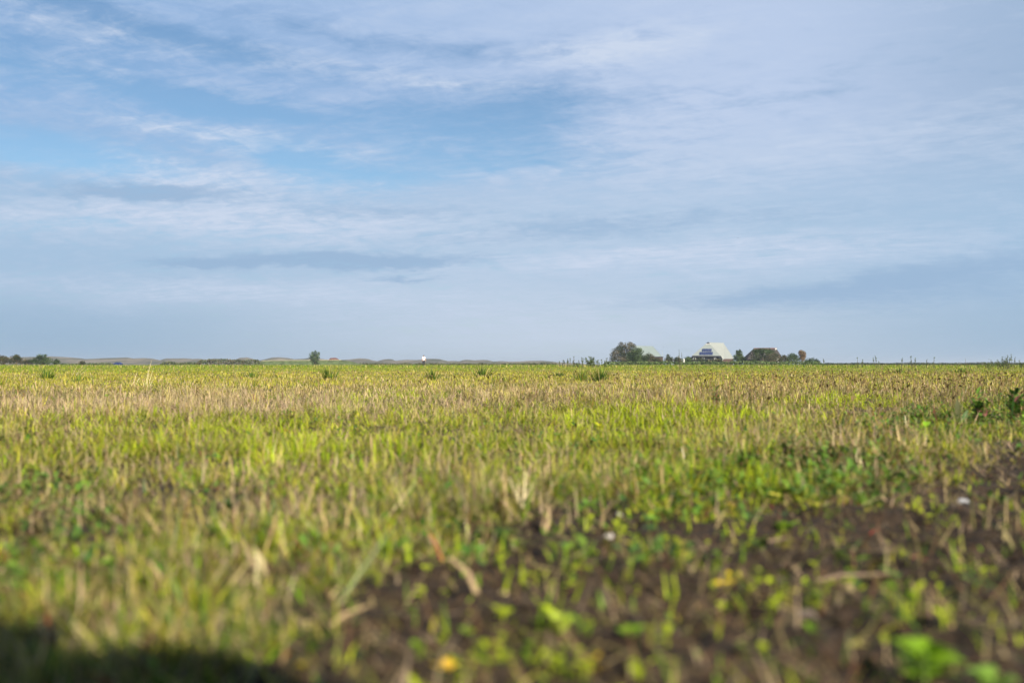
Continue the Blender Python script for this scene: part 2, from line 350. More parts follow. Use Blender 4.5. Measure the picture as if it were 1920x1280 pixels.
def tintof(x, y, d, u, v):
    """share of each kind of blade at a place, then a kind for each blade"""
    n1_ = fbm(x * .9, y * .9, 3, 21); n2_ = fbm(x * 3.1, y * 3.1, 3, 22); n3_ = fbm(u / 130, np.log(d) * 4, 3, 23); n4_ = fbm(x * .15, y * .10, 3, 29)
    k = len(x); w = {}
    w['yg'] = .9 + 1.0 * sst(d, 9, 16)
    w['olive'] = .5 + .5 * sst(u, 1000, 1700) * sst(d, 4, 8)
    w['lime'] = 1.3 * sst(n2_ + .35 * (n3_ - .5), .42, .68) * (1 - sst(d, 5, 9)) + patch(u, v, [(130, 890, 160, 40, 2.5), (580, 850, 220, 50, 2.4), (250, 815, 300, 26, 1.6), (900, 800, 260, 26, 1.6), (720, 752, 70, 15, 7), (1230, 790, 130, 20, 12), (1590, 756, 80, 11, 18), (950, 850, 200, 30, 2), (1380, 930, 110, 60, 2.5), (1850, 790, 90, 22, 3.5), (420, 800, 200, 20, 1), (1000, 830, 200, 30, 1.5)])
    w['lush'] = .55 * sst(n1_, .35, .65) + .7 * (1 - sst(d, 3, 5)) + patch(u, v, [(1850, 790, 110, 30, 5), (1400, 900, 200, 60, 2), (100, 940, 200, 60, .6)])
    w['dark'] = .12 + .35 * sst(u, 1250, 1600) * (1 - sst(d, 5, 9)) + .75 * (1 - sst(d, 1.5, 2.6))
    w['straw'] = .35 + .6 * sst(n3_, .4, .65) * sst(d, 6, 12) * (1 - sst(d, 60, 90)) + patch(u, v, [(350, 755, 420, 22, 1.3), (1000, 735, 500, 14, .4), (600, 738, 200, 12, 1.0), (1500, 725, 500, 22, .5)])
    w['pink'] = .20 + patch(u, v, [(250, 765, 420, 22, 2.0), (650, 765, 260, 20, .8), (1300, 740, 300, 24, .4), (1700, 740, 260, 30, .6), (1700, 850, 250, 60, .9)]) + .5 * sst(n1_, .5, .7) * (1 - sst(d, 4, 6))
    w['brown'] = .12 + patch(u, v, [(1650, 735, 330, 35, .55), (1100, 760, 300, 30, .15)]) + .15 * (1 - sst(d, 3, 5))
    w['far'] = 5 * sst(d, 38, 70) * (.5 + n4_) + .5 * sst(n4_, .5, .7) * sst(d, 16, 30)
    w['red'] = .015 + .12 * sst(u, 1300, 1700) * (1 - sst(d, 5, 8)) + .03 * (1 - sst(d, 2, 3))
    w['blue'] = .08 * (1 - sst(d, 4, 7))
    names = list(w); Wt = np.stack([w[q] * np.ones(k) for q in names], 1); Wt /= Wt.sum(1)[:, None]
    cdf = Wt.cumsum(1); r = rng.uniform(0, 1, k)[:, None]; kind = (r > cdf[:, :-1]).sum(1) if len(names) > 1 else np.zeros(k, int)
    T = np.stack([P[q] for q in names])[kind]
    T = T * (.50 + .85 * rng.uniform(0, 1, (k, 1)) ** .9) * rng.uniform(.92, 1.08, (k, 3))
    return T, kind, names
def turf():
    g = Soup()
    # near, middle, far rings: fewer and broader blades with distance (fine blades run together out there)
    for (n, per, d0, d1, segs, pw) in ((230000, 24, .55, 4.4, 4, .8), (260000, 18, 3.9, 15, 3, 0), (230000, 6, 14, 60, 2, 0), (120000, 1, 55, 175, 1, 0)):
        nc = n // per; cx, cy, cd_ = sample(nc, d0, d1, .66 if d0 > 1 else .75, pw); ci = rng.integers(0, nc, n)   # tussocks
        cr = rng.uniform(.4, 1.6, nc); ca = rng.uniform(0, 6.28, nc); chh = rng.uniform(.6, 1.3, nc)
        a = rng.uniform(0, 6.28, n); r = np.abs(rng.normal(0, 1, n)) * cr[ci] * np.where(d0 < 10, .022, .05) * (per > 1) * (1 + .04 * cd_[ci])
        x = cx[ci] + np.cos(a) * r; y = cy[ci] + np.sin(a) * r; d = np.hypot(x, y); u, v = photo(x, y)
        b = bare(x, y); tuftn = fbm(x * 7, y * 7, 2, 31); thin = fbm(x * 2.2 + 7, y * 2.2, 3, 35)
        keep = rng.uniform(0, 1, n) < (1 - .965 * b) * np.where(d < 8, np.maximum(sst(d, 3.5, 6) * .9, (.25 + .9 * sst(tuftn, .36, .6)) * (.55 + .45 * sst(thin, .34, .50)) * (1 - .75 * np.clip(patch(u, v, [(430, 955, 170, 22, 1), (120, 1010, 90, 18, .7)]), 0, 1))), 1)
        x, y, d, u, v, b, tuftn, a, r, ci = [q[keep] for q in (x, y, d, u, v, b, tuftn, a, r, ci)]; k = len(x)
        T, kind, names = tintof(x, y, d, u, v)
        Tc, _, _ = tintof(cx, cy, cd_, *photo(cx, cy)); Tc = Tc * (.55 + .9 * fbm(cx * 2.4, cy * 2.4, 3, 38))[:, None]; T = T * (.55 + .9 * fbm(x * 2.4, y * 2.4, 3, 38))[:, None]; mixm = (rng.uniform(0, 1, k) < .45)[:, None] & (per > 1); T = np.where(mixm, Tc[ci] * rng.uniform(.75, 1.25, (k, 1)), T)
        dry = np.isin(kind, [names.index('straw'), names.index('pink'), names.index('brown')])
        hh = rng.uniform(.55, 1.35, k) * (.046 + .026 * sst(tuftn, .4, .65) + .012 * sst(d, 4, 12)) * (1 - .4 * b) * chh[ci]
        hh = hh * np.where(d > 110, rng.uniform(1.0, 2.8, k), 1) * (.35 + 1.3 * fbm(x * .8, y * .8, 2, 33)) * (.6 + .8 * fbm(x * 3.5, y * 3.5, 2, 34)) * (1 - .15 * sst(d, 10, 30) * (1 - sst(d, 60, 110)))
        w = np.maximum(rng.uniform(.0018, .0050, k), d * .00050 * rng.uniform(.6, 1.4, k))
        lean = np.abs(rng.normal(.38, .45, k)) + .35 * r / .03 * (d < 16) * rng.uniform(.3, 1.3, k); lean = np.clip(lean, 0, 1.35); bend = rng.normal(1.1, .95, k) * (1 - .5 * sst(d, 8, 25))
        wild = (rng.uniform(0, 1, k) < .42 + .4 * sst(fbm(x * 1.7, y * 1.7, 3, 36), .42, .6)) & (d < 14); lean = np.where(wild, rng.uniform(.6, 1.6, k), lean); hh = hh * np.where(wild, 1.35, 1)
        lean = np.where(dry, np.abs(rng.normal(.85, .55, k)), lean); bend = np.where(dry, rng.normal(.2, .4, k), bend)
        az_ = np.where(rng.uniform(0, 1, k) < .7, a, ca[ci] + rng.normal(0, .8, k))
        g.blades(x, y, height(x, y) - .004, hh, w, lean, bend, T, segs, az=az_)
    # dead matted blades lying at the foot of the turf
    n = 200000; x, y, d = sample(n, .6, 14, .7, .35); k = rng.uniform(0, 1, n) < (1 - .78 * bare(x, y)) * (.45 + .55 * sst(d, 1.5, 3)) * (.25 + .75 * sst(fbm(x * 1.9, y * 2.6, 3, 37), .40, .60)); x, y, d = x[k], y[k], d[k]; k = len(x)
    T = np.stack([P['pink'], P['straw'], P['brown'] * 1.2, P['olive'] * .8])[rng.integers(0, 4, k)] * rng.uniform(.5, 1.2, (k, 1))
    g.blades(x, y, height(x, y) + .002, rng.uniform(.02, .085, k), np.maximum(rng.uniform(.0013, .0035, k), d * .0004), 1.15 + rng.normal(0, .32, k), rng.normal(.1, .3, k), T, 2)
    tag(g.build('grass', M_GRASS), 'short yellow green grass mixed with dry blades covering the whole field', 'grass', kind='stuff')
turf()

def straw():
    g = Soup()
    # upright dry stubble, thickest in the pinkish band at the left
    n = 60000; x, y, d = sample(n, 2.2, 26, .62, 0); u, v = photo(x, y)
    dens = patch(u, v, [(250, 762, 450, 22, .34), (700, 757, 300, 20, .20), (1000, 730, 700, 16, .12), (1500, 740, 500, 30, .10)]) + .02
    k = rng.uniform(0, 1, n) < dens * (.4 + fbm(x * 2, y * 2, 3, 44)); x, y, d = x[k], y[k], d[k]; k = len(x)
    T = np.where(rng.uniform(0, 1, (k, 1)) < .55, P['pink'], P['straw']) * rng.uniform(.75, 1.3, (k, 1))
    g.blades(x, y, height(x, y), rng.uniform(.03, .11, k), np.maximum(.002, d * .00045), np.abs(rng.normal(.30, .42, k)), rng.normal(0, .4, k), T, 2, tip=.6)
    # fallen straw lying on the soil and between the grass
    n = 15000; x, y, d = sample(n, .55, 7, .72, 1.1); k = rng.uniform(0, 1, n) < (.10 + .7 * bare(x, y)) * (.12 + 1.4 * sst(fbm(x * 3.3, y * 6, 3, 46), .42, .6)); x, y, d = x[k], y[k], d[k]; k = len(x)
    T = np.where(rng.uniform(0, 1, (k, 1)) < .35, P['pink'] * .6, P['brown'] * .8) * rng.uniform(.3, 1.2, (k, 1)); T[rng.uniform(0, 1, k) < .07] = P['straw'] * .9
    g.blades(x, y, height(x, y) + .004, rng.uniform(.02, .10, k), rng.uniform(.0015, .005, k), 1.45 + rng.normal(0, .12, k), rng.normal(0, .25, k), T, 2, tip=.7)
    tag(g.build('dry_straw', M_STRAW), 'dry beige straw and stubble standing among the grass and fallen on the soil', 'straw', kind='stuff')
straw()

def seedheads():
    g = Soup()
    n = 5200; x, y, d = sample(n, 5.5, 42, .60, 0); u, v = photo(x, y)
    dens = patch(u, v, [(1700, 725, 330, 26, 1.0), (1300, 722, 260, 16, .40), (950, 725, 160, 12, .35), (1750, 770, 300, 30, .5), (600, 740, 400, 30, .05)]) 
    k = rng.uniform(0, 1, n) < dens; x, y, d = x[k], y[k], d[k]; k = len(x); z = height(x, y)
    az_ = rng.uniform(0, 2 * np.pi, k); hh = rng.uniform(.10, .22, k); T = (P['brown'] * .9 + .25 * P['olive']) * rng.uniform(.6, 1.3, (k, 1))
    g.blades(x, y, z, hh, np.maximum(.002, d * .0004), .15, rng.uniform(.2, 1.2, k), T * 1.2, 3, az=az_, tip=.8)
    ang = rng.uniform(.5, 1.5, k)                        # the heavy head at the tip nods over
    tx = x + np.cos(az_) * hh * .35; ty = y + np.sin(az_) * hh * .35; tz = z + hh * .86
    for q in range(3):
        g.blades(tx, ty, tz, rng.uniform(.03, .06, k), np.maximum(.006, d * .0007), ang + rng.normal(0, .15, k), 1.0, T * rng.uniform(.7, 1.1, (k, 1)), 3, az=az_ + rng.normal(0, .3, k), tip=.9)
    tag(g.build('seed_heads', M_STRAW), 'small nodding brown seed heads rising from the field, thickest at the right', 'seed heads', kind='stuff')
seedheads()

def seedlings():
    g = Soup()
    n = 9000; x, y, d = sample(n, .6, 6.5, .70, .8); u, v = photo(x, y); b = bare(x, y)
    dens = .08 + .02 * b + patch(u, v, [(1380, 930, 150, 75, 1.0), (1350, 1000, 200, 60, .5), (1850, 800, 120, 30, .9), (1250, 1200, 330, 110, .26), (1060, 1240, 180, 60, 1.1), (1500, 860, 200, 60, .5), (1780, 1000, 100, 60, .2)])
    dens = dens * (.12 + 1.4 * sst(fbm(x * 5, y * 5, 2, 51), .42, .62))
    k = rng.uniform(0, 1, n) < dens; x, y, d, b = x[k], y[k], d[k], b[k]; k = len(x); z = height(x, y)
    kindc = rng.uniform(0, 1, (k, 1)); T = np.where(kindc < .55, P['lime'] * 1.0, np.where(kindc < .85, P['lush'] * 1.1, P['yg'] * 1.1)); T = np.where(kindc > .988, np.array([.62, .42, .03]), T)
    sc = rng.uniform(.45, 1.25, k); hgt = rng.uniform(.006, .032, k) * sc
    for q in range(4):                                   # two to four rounded leaves on a short stem
        ok = rng.uniform(0, 1, k) < (1 if q < 2 else .6); a = rng.uniform(0, 6.28, k)
        D = np.stack([np.cos(a), np.sin(a), rng.uniform(-.1, .9, k)], 1); PP = np.stack([x, y, z + hgt * (1 - .2 * q)], 1)
        U = np.tile([0., 0, 1], (k, 1)) + rng.normal(0, .2, (k, 3))
        g.leaves(PP[ok], D[ok], U[ok], (rng.uniform(.010, .020, k) * sc)[ok], (rng.uniform(.007, .012, k) * sc)[ok], (T * rng.uniform(.75, 1.25, (k, 1)))[ok])
    g.blades(x, y, z - .003, hgt + .004, .0018, .05, 0., T * .8, 2, tip=.8)
    # slender two-blade grass seedlings
    n = 2600; x, y, d = sample(n, .6, 4, .70, .8); b = bare(x, y); u, v = photo(x, y)
    k = rng.uniform(0, 1, n) < b * (.07 + patch(u, v, [(1100, 1150, 300, 120, .5)])) ; x, y = x[k], y[k]; k = len(x)
    for q in range(2):
        g.blades(x, y, height(x, y) - .003, rng.uniform(.018, .055, k), rng.uniform(.003, .006, k), rng.uniform(.05, .5, k), rng.uniform(0, .8, k), np.where(rng.uniform(0, 1, (k, 1)) < .6, P['lime'], P['lush']) * rng.uniform(.8, 1.2, (k, 1)), 3)
    tag(g.build('seedlings', M_LEAF), 'tiny bright green seedlings and clover sprouting from the dark soil', 'seedlings', kind='stuff')
seedlings()

def leafy_weeds():
    g = Soup(); n = 26000; x, y, d = sample(n, 1.6, 12, .64, 0); u, v = photo(x, y)
    dens = patch(u, v, [(1850, 800, 130, 22, 1.), (1720, 812, 90, 14, .6), (1430, 915, 180, 26, .55), (1600, 875, 160, 28, .38), (1890, 760, 60, 14, .35), (1350, 960, 90, 26, .3), (60, 930, 90, 22, .25), (1180, 860, 240, 30, .10), (560, 810, 60, 10, .15), (300, 1080, 350, 70, .10)]) + .012
    dens = dens * (.3 + 1.3 * sst(fbm(x * 4, y * 4, 3, 57), .4, .62)); k = rng.uniform(0, 1, n) < dens; x, y, d = x[k], y[k], d[k]; k = len(x); z = height(x, y)
    h = rng.uniform(.02, .075, k) * (.7 + .3 * sst(d, 3, 6)); T0 = np.array([[.045, .095, .018], [.07, .15, .022], [.11, .21, .028], [.16, .26, .03], [.12, .09, .03]])[rng.integers(0, 5, k)]
    for q in range(7):
        a = rng.uniform(0, 6.28, k); D = np.stack([np.cos(a), np.sin(a), rng.uniform(-.2, 1.2, k)], 1); t = rng.uniform(.2, 1, k)
        PP = np.stack([x + rng.normal(0, .008, k), y + rng.normal(0, .008, k), z + h * t], 1); ll = rng.uniform(.014, .034, k)
        g.leaves(PP, D, np.tile([0., 0, 1], (k, 1)) + rng.normal(0, .3, (k, 3)), ll, ll * rng.uniform(.3, .6, k), T0 * rng.uniform(.6, 1.35, (k, 1)))
    g.blades(x, y, z - .003, h, .0022, .1, .2, np.tile([.14, .07, .035], (k, 1)), 2, tip=.8)
    tag(g.build('leafy_weeds', M_LEAF), 'low dark green leafy weeds spreading through the right side of the field', 'weeds', kind='stuff')
leafy_weeds()

def crumbs():
    g = Soup()
    n = 16000; x, y, d = sample(n, .6, 5, .72, .9); k = rng.uniform(0, 1, n) < bare(x, y) * .8; x, y = x[k], y[k]; k = len(x); z = height(x, y)
    s_ = rng.uniform(.0015, .0095, k) * rng.uniform(.5, 1, k); a = rng.uniform(0, 6.28, (k, 1)) + np.arange(4)[None] * np.pi / 2 + rng.normal(0, .25, (k, 4))
    V = np.zeros((k, 6, 3)); r_ = s_[:, None] * rng.uniform(.7, 1.3, (k, 4))
    V[:, :4, 0] = x[:, None] + np.cos(a) * r_; V[:, :4, 1] = y[:, None] + np.sin(a) * r_; V[:, :4, 2] = z[:, None] + s_[:, None] * rng.uniform(-.2, .5, (k, 4))
    V[:, 4] = np.stack([x, y, z + s_ * rng.uniform(.7, 1.3, k)], 1); V[:, 5] = np.stack([x, y, z - s_], 1)
    T = np.array([.038, .024, .013]) * rng.uniform(.4, 1.9, (k, 1))
    g.raw(V, [(0, 1, 4), (1, 2, 4), (2, 3, 4), (3, 0, 4), (1, 0, 5), (2, 1, 5), (3, 2, 5), (0, 3, 5)], T)
    tag(g.build('soil_crumbs', leafmat('soil_crumb', 0, .9, .2)), 'loose dark crumbs of earth on the bare soil', 'soil', kind='stuff')
crumbs()

# ------------------------------------------------------------------ single plants in the field
def gz(x, y): return float(height(np.array([x]), np.array([y]))[0])
def place(px, py):
    g = onground(px, py); g.z = gz(g.x, g.y); return g
def tuft(px, py, wpx, hpx, label, n=170, dark=.6):
    b = place(px, py); d = b.y; w = wpx / FPX * d; h = hpx / FPX * d
    g = Soup(); a = rng.uniform(0, 6.28, n); n = int(n * 1.3); a = rng.uniform(0, 6.28, n); r = np.minimum(np.abs(rng.normal(0, .6, n)), 1.0) * w * .28
    T = np.where(rng.uniform(0, 1, (n, 1)) < dark, np.array([.065, .13, .026]), np.array([.16, .23, .035])) * rng.uniform(.5, 1.5, (n, 1))
    T[rng.uniform(0, 1, n) < .14] = P['straw']; T[rng.uniform(0, 1, n) < .12] = P['yg']; n = n; h *= .85
    g.blades(np.cos(a) * r, np.sin(a) * r, np.zeros(n) - .01, h * rng.uniform(.25, 1.35, n), np.full(n, max(.005, d * .00065)), .15 + r / (w * .28) * rng.uniform(.2, .75, n), rng.uniform(0, .7, n), T, 3, az=a)
    o = g.build('grass_tuft', M_GRASS); o.location = b; tag(o, label, 'grass tuft', 'dark grass tufts out in the field')
for t_ in ((87, 711, 46, 22, 'dark green grass tuft far left in the field, below the left group of shrubs', 200),
           (147, 716, 40, 16, 'low dark grass tuft just right of the far left tuft, beside pale bent stalks', 120),
           (470, 708, 60, 14, 'thin sparse grass tuft between the pale upright stalks and the lone round tree', 120),
           (617, 711, 56, 24, 'bushy dark grass tuft in front of the lone round tree, mixed with pale stems', 210),
           (812, 712, 52, 22, 'dark grass tuft directly in front of the standing person', 190),
           (905, 706, 50, 22, 'upright blue green grass tuft between the person and the big double tuft', 140),
           (1047, 706, 42, 13, 'small low grass tuft just left of the big double tuft', 100),
           (1092, 715, 46, 26, 'left half of the big double tuft, bright green blades', 200, .35),
           (1126, 715, 50, 30, 'right half of the big double tuft, tall blue green blades', 220, .7),
           (1687, 700, 46, 12, 'low green tuft in the right half of the field, before the far tall weeds', 110),
           (1800, 699, 60, 10, 'flat green tuft near the right edge, below the leaning bent stalk', 150)):
    tuft(*t_[:5], *t_[5:])

def stalk_clump(base, tips, label, w=.006, col=P['pale'], name='dry_stalks', cat='dry stalks', group='pale dry stalks standing in the field'):
    b = place(*base); bm = B(); d = b.y
    for (ox, tx, ty) in tips:                            # foot offset px, tip px
        foot = Vector((ox / FPX * d, rnd.uniform(-.05, .05), -.01)); tip = at(tx, ty, d) - b
        mid = foot.lerp(tip, .5) + Vector((rnd.uniform(-.01, .01), 0, .008))
        bm.tube([foot, mid, tip], [w, w * .8, w * .35], 5)
    o = bm.build(name, plain('stalk_' + str(len(bpy.data.materials)), tuple(col), .7, var=.2, scale=30)); o.location = b
    o.data.transform(Matrix.Identity(4)); tag(o, label, cat, group)
stalk_clump((275, 724), [(-2, 284, 676), (3, 288, 690), (-6, 271, 712), (2, 279, 700), (8, 286, 712)], 'tallest pale dry stalks standing upright at the left, reaching the horizon', .004)
stalk_clump((252, 722), [(0, 257, 698), (-4, 254, 705), (4, 262, 708)], 'short pale dry stalks just left of the tallest upright ones')
stalk_clump((140, 706), [(-6, 146, 682), (0, 162, 686), (6, 166, 690), (0, 151, 690)], 'pale dry stalks leaning to the right beside the far left tufts', .0035)
stalk_clump((1700, 812), [(0, 1697, 778), (4, 1703, 800)], 'short pale broken stalk among dark weeds at the right', .004)
stalk_clump((1280, 880), [(0, 1279, 838), (5, 1284, 862)], 'single thick pale stalk standing right of centre, behind the bare soil', .004)
stalk_clump((1611, 880), [(0, 1610, 838), (3, 1613, 858)], 'thin pale stalk upright among the weeds right of the thick one', .003)
stalk_clump((975, 950), [(0, 955, 895), (4, 985, 885), (0, 972, 905), (-3, 1003, 902), (3, 962, 915)], 'splayed clump of pale dry stalks in the centre, behind the bare soil', .0035)
TAN = np.array([.42, .30, .16])
G2 = 'dead brown stems near the camera'
stalk_clump((1018, 998), [(0, 1027, 945), (3, 1022, 965)], 'short thick tan stem stub at the edge of the bare soil', .0055, TAN, 'dead_stem', 'dead stem', G2)
stalk_clump((1128, 990), [(0, 1150, 940)], 'tan stem stub leaning right, beside the white pebbles', .005, TAN, 'dead_stem', 'dead stem', G2)
stalk_clump((898, 1122), [(0, 842, 1044)], 'thick tan stem leaning left over the bare soil', .0052, TAN * .8, 'dead_stem', 'dead stem', G2)
stalk_clump((835, 1046), [(0, 800, 990)], 'thin red stem leaning left, behind the thick tan leaning stem', .0026, np.array([.30, .06, .04]), 'red_stem', 'red stem', G2)
stalk_clump((492, 1092), [(0, 480, 1030), (1, 474, 1024)], 'pale curved stem in the blurred grass left of the leaning tan stem', .0042, np.array([.5, .42, .22]), 'dead_stem', 'dead stem', G2)
stalk_clump((140, 1150), [(0, 152, 1060)], 'upright tan stem at the far left above the dark shadow', .0045, TAN, 'dead_stem', 'dead stem', G2)
stalk_clump((306, 1122), [(0, 278, 1050)], 'tan stem tilted left between the far left stem and the pale curved one', .004, TAN, 'dead_stem', 'dead stem', G2)
stalk_clump((600, 1175), [(0, 690, 1135), (0, 660, 1160), (-20, 560, 1160)], 'flattened tan stems lying at the right end of the dark shadow', .0038, TAN, 'dead_stem', 'dead stem', G2)
stalk_clump((640, 1120), [(0, 735, 990)], 'pale grey green stem leaning far right, beside the bare soil', .0034, np.array([.17, .20, .08]), 'leaning_stem', 'stem', G2)
stalk_clump((1380, 1040), [(0, 1480, 1006)], 'long brown stem lying across the soil at the right', .0035, np.array([.24, .17, .11]), 'dead_stem', 'dead stem', G2)
stalk_clump((1560, 1085), [(-60, 1670, 1075)], 'flat brown stem lying on the bare soil nearer the right edge', .005, np.array([.20, .14, .09]), 'dead_stem', 'dead stem', G2)

def leafplant(px, py, sc, n, col, label, name='leafy_seedling', up=.6, cat='seedling', group=None, tall=.5, two=None):
    b = place(px, py); g = Soup(); a = np.arange(n) * 2.4 + rng.uniform(0, 1, n); q = rng.uniform(.7, 1.1, n)
    D = np.stack([np.cos(a), np.sin(a), up * rng.uniform(.5, 1.3, n)], 1); PP = np.stack([np.cos(a) * sc * .12, np.sin(a) * sc * .12, sc * tall * np.linspace(.2, 1, n)], 1)
    T = np.tile(np.array(col), (n, 1)) * rng.uniform(.8, 1.25, (n, 1))
    if two is not None: T[::3] = np.array(two)
    g.leaves(PP, D, np.tile([0., 0, 1], (n, 1)) + rng.normal(0, .15, (n, 3)), sc * q, sc * .78 * q, T)
    o = g.build(name, M_LEAF); tag(o, label, cat, group); o.location = b
    st_ = B(); st_.tube([(0, 0, -.01), (0, 0, sc * tall)], [sc * .05, sc * .03], 6); st_.build('stem', plain('stem_green_' + str(len(bpy.data.materials)), (.16, .24, .06)), o)
LG = 'bright leafy plants sprouting from the bare soil'
lime = (.17, .29, .012); 
leafplant(1735, 1300, .036, 18, lime, 'largest bright green leafy plant in the bottom right of the bare soil', group=LG, tall=1.15, up=.55)
leafplant(1862, 1310, .026, 12, (.17, .28, .04), 'duller green leafy plant at the bottom right, right of the largest', group=LG)
leafplant(1365, 1092, .016, 6, (.28, .42, .03), 'green sprout with yellow lower leaves on the bare soil right of centre', group=LG, two=(.72, .52, .03))
leafplant(1362, 1112, .020, 6, (.74, .56, .03), 'flat yellow leaf cluster on the bare soil in front of the green sprout', 'yellow_leaves', .15, 'yellow leaves', tall=.15)
leafplant(1302, 1168, .011, 4, (.78, .50, .05), 'small yellow leaf on the soil left of the yellow cluster', 'yellow_leaves', .2, 'yellow leaves', tall=.3)
leafplant(1610, 1232, .013, 4, (.62, .56, .15), 'pale yellow leaf on the soil left of the largest bright green plant', 'yellow_leaves', .15, 'yellow leaves', tall=.2)
leafplant(832, 1262, .020, 5, (.72, .46, .05), 'orange yellow leaves at the bottom edge left of centre', 'yellow_leaves', .5, 'yellow leaves', tall=.3)
leafplant(1708, 1145, .022, 4, lime, 'slim upright bright green sprout above the largest leafy plant', group=LG, up=2.4)
leafplant(1072, 1105, .011, 4, lime, 'lone round bright leaf sprout on the soil at the centre', group=LG)
leafplant(1180, 1210, .022, 6, lime, 'bright green sprout at the bottom centre beside the yellow green ones', group=LG)
leafplant(1045, 1200, .028, 7, (.32, .40, .04), 'yellow green sprout at the bottom centre with tall leaves', group=LG, up=1.4)
leafplant(1475, 995, .026, 8, lime, 'bright green leafy sprout at the upper edge of the bare soil right of centre', group=LG)
leafplant(1125, 812, .034, 8, (.50, .50, .02), 'small yellow flowered weed standing in the grass right of centre', 'yellow_weed', 1.2, 'weed', tall=.9)
leafplant(1525, 1215, .014, 5, (.20, .34, .03), 'small green sprout on the soil between the yellow leaves', group=LG, up=1.2)
leafplant(1735, 820, .05, 9, (.20, .36, .02), 'round leaved green weed at the edge of the dark weeds on the right', 'leafy_weed', .8, 'weed', tall=.8)

def weedy(px, py, wpx, hpx, n, label, cols, name='leafy_weed', lw=.35, stems=7, group='dark leafy weeds at the right of the field'):
    b = place(px, py); d = b.y; w = wpx / FPX * d; h = hpx / FPX * d; g = Soup(); st_ = B()
    for s_ in range(stems):
        a = rnd.uniform(0, 6.28); r = rnd.uniform(.05, .5) * w * .5; foot = Vector((math.cos(a) * r * .4, math.sin(a) * r * .4, -.01))
        tip = Vector((math.cos(a) * r * 1.3, math.sin(a) * r * 1.3, h * rnd.uniform(.6, 1))); st_.tube([foot, foot.lerp(tip, .5) + Vector((0, 0, h * .08)), tip], [.003, .0022, .001], 5)
        m = n // stems; t = rng.uniform(.15, 1, m); PP = np.array(foot)[None] * (1 - t[:, None]) + np.array(tip)[None] * t[:, None]
        aa = rng.uniform(0, 6.28, m); D = np.stack([np.cos(aa), np.sin(aa), rng.uniform(.1, 1.3, m)], 1); ll = h * .32 * rng.uniform(.5, 1.2, m)
        T = np.array(cols)[rng.integers(0, len(cols), m)] * rng.uniform(.7, 1.3, (m, 1))
        g.leaves(PP, D, np.tile([0., 0, 1], (m, 1)), ll, ll * lw, T)
    o = g.build(name, M_LEAF); o.location = b; tag(o, label, 'weed', group)
    st_.build('stem', plain('weed_stem_' + str(len(bpy.data.materials)), (.16, .07, .04)), o)
dk = [(.06, .13, .02), (.09, .19, .025), (.14, .27, .03)]
weedy(1720, 800, 60, 42, 90, 'dark green weed standing left of the broad dock leaf', dk)
weedy(1765, 812, 60, 44, 100, 'dark weed with reddish leaves below the broad dock leaf', dk + [(.14, .06, .03)])
weedy(1835, 800, 70, 62, 120, 'dark weed with pink flower tips right of the broad dock leaf', dk * 2 + [(.36, .14, .13)])
weedy(1905, 800, 60, 66, 130, 'tall green weed with pink tips at the right edge', dk * 2 + [(.36, .14, .13)])
weedy(1560, 880, 90, 46, 110, 'loose green and red weed in the right middle of the field', dk + [(.18, .08, .04), (.2, .3, .05)])
weedy(1390, 905, 90, 56, 120, 'dark green weed clump behind the bright sprouts right of centre', dk)
weedy(1480, 870, 80, 50, 90, 'olive weed clump between the dark clump and the red weed', [(.10, .14, .04), (.2, .2, .06), (.07, .13, .03)])
weedy(1345, 760, 40, 36, 40, 'small dark weed in the grass right of centre, nearer than the farm', dk)
weedy(540, 800, 44, 30, 70, 'dark low weed in the pinkish stubble left of centre', dk)
weedy(385, 870, 70, 30, 50, 'olive low weed in the grass at the left', [(.16, .22, .05), (.10, .16, .04)])

def dock():
    b = place(1795, 800); d = b.y; g = Soup()
    L_ = 52 / FPX * d; 
    g.leaves(np.array([[0., 0, 0], [.01, .0, 0], [-.012, 0, 0]]), np.array([[.02, .0, 1.], [.5, .1, .8], [-.6, -.1, .9]]), np.array([[0, -1., .2]] * 3), np.array([L_, L_ * .7, L_ * .5]), np.array([.030, .022, .018]) * 1.5, np.array([[.07, .075, .02], [.06, .12, .03], [.06, .10, .02]]))
    o = g.build('dock_plant', M_LEAF); o.location = b; tag(o, 'dock plant with one broad dark upright leaf among the weeds at the right', 'weed')
dock()
for (px, py, tx, ty, lab) in ((1070, 800, 1045, 770, 'dark broad grass blade bent sideways in the centre'), (1640, 860, 1662, 768, 'broad dark grass blade leaning right before the dark weeds'), (1575, 820, 1585, 756, 'broad green grass blade upright left of the leaning one'), (1895, 810, 1903, 720, 'tallest broad green grass blade at the right edge')):
    b = place(px, py); t_ = at(tx, ty, b.y) - b; g = Soup(); n = 3; a = math.atan2(.01, t_.x); h = t_.length
    g.blades(np.zeros(n), np.zeros(n), np.zeros(n) - .01, np.array([h, h * .7, h * .5]), np.full(n, .009), math.atan2(abs(t_.x), t_.z) + np.array([0, .2, -.1]), np.array([.15, .3, .5]), np.tile([.075, .15, .04], (n, 1)), 4, az=np.array([a, a + .5, a + 2.5]))
    o = g.build('broad_grass', M_GRASS); o.location = b; tag(o, lab, 'grass blade', 'single broad grass blades')

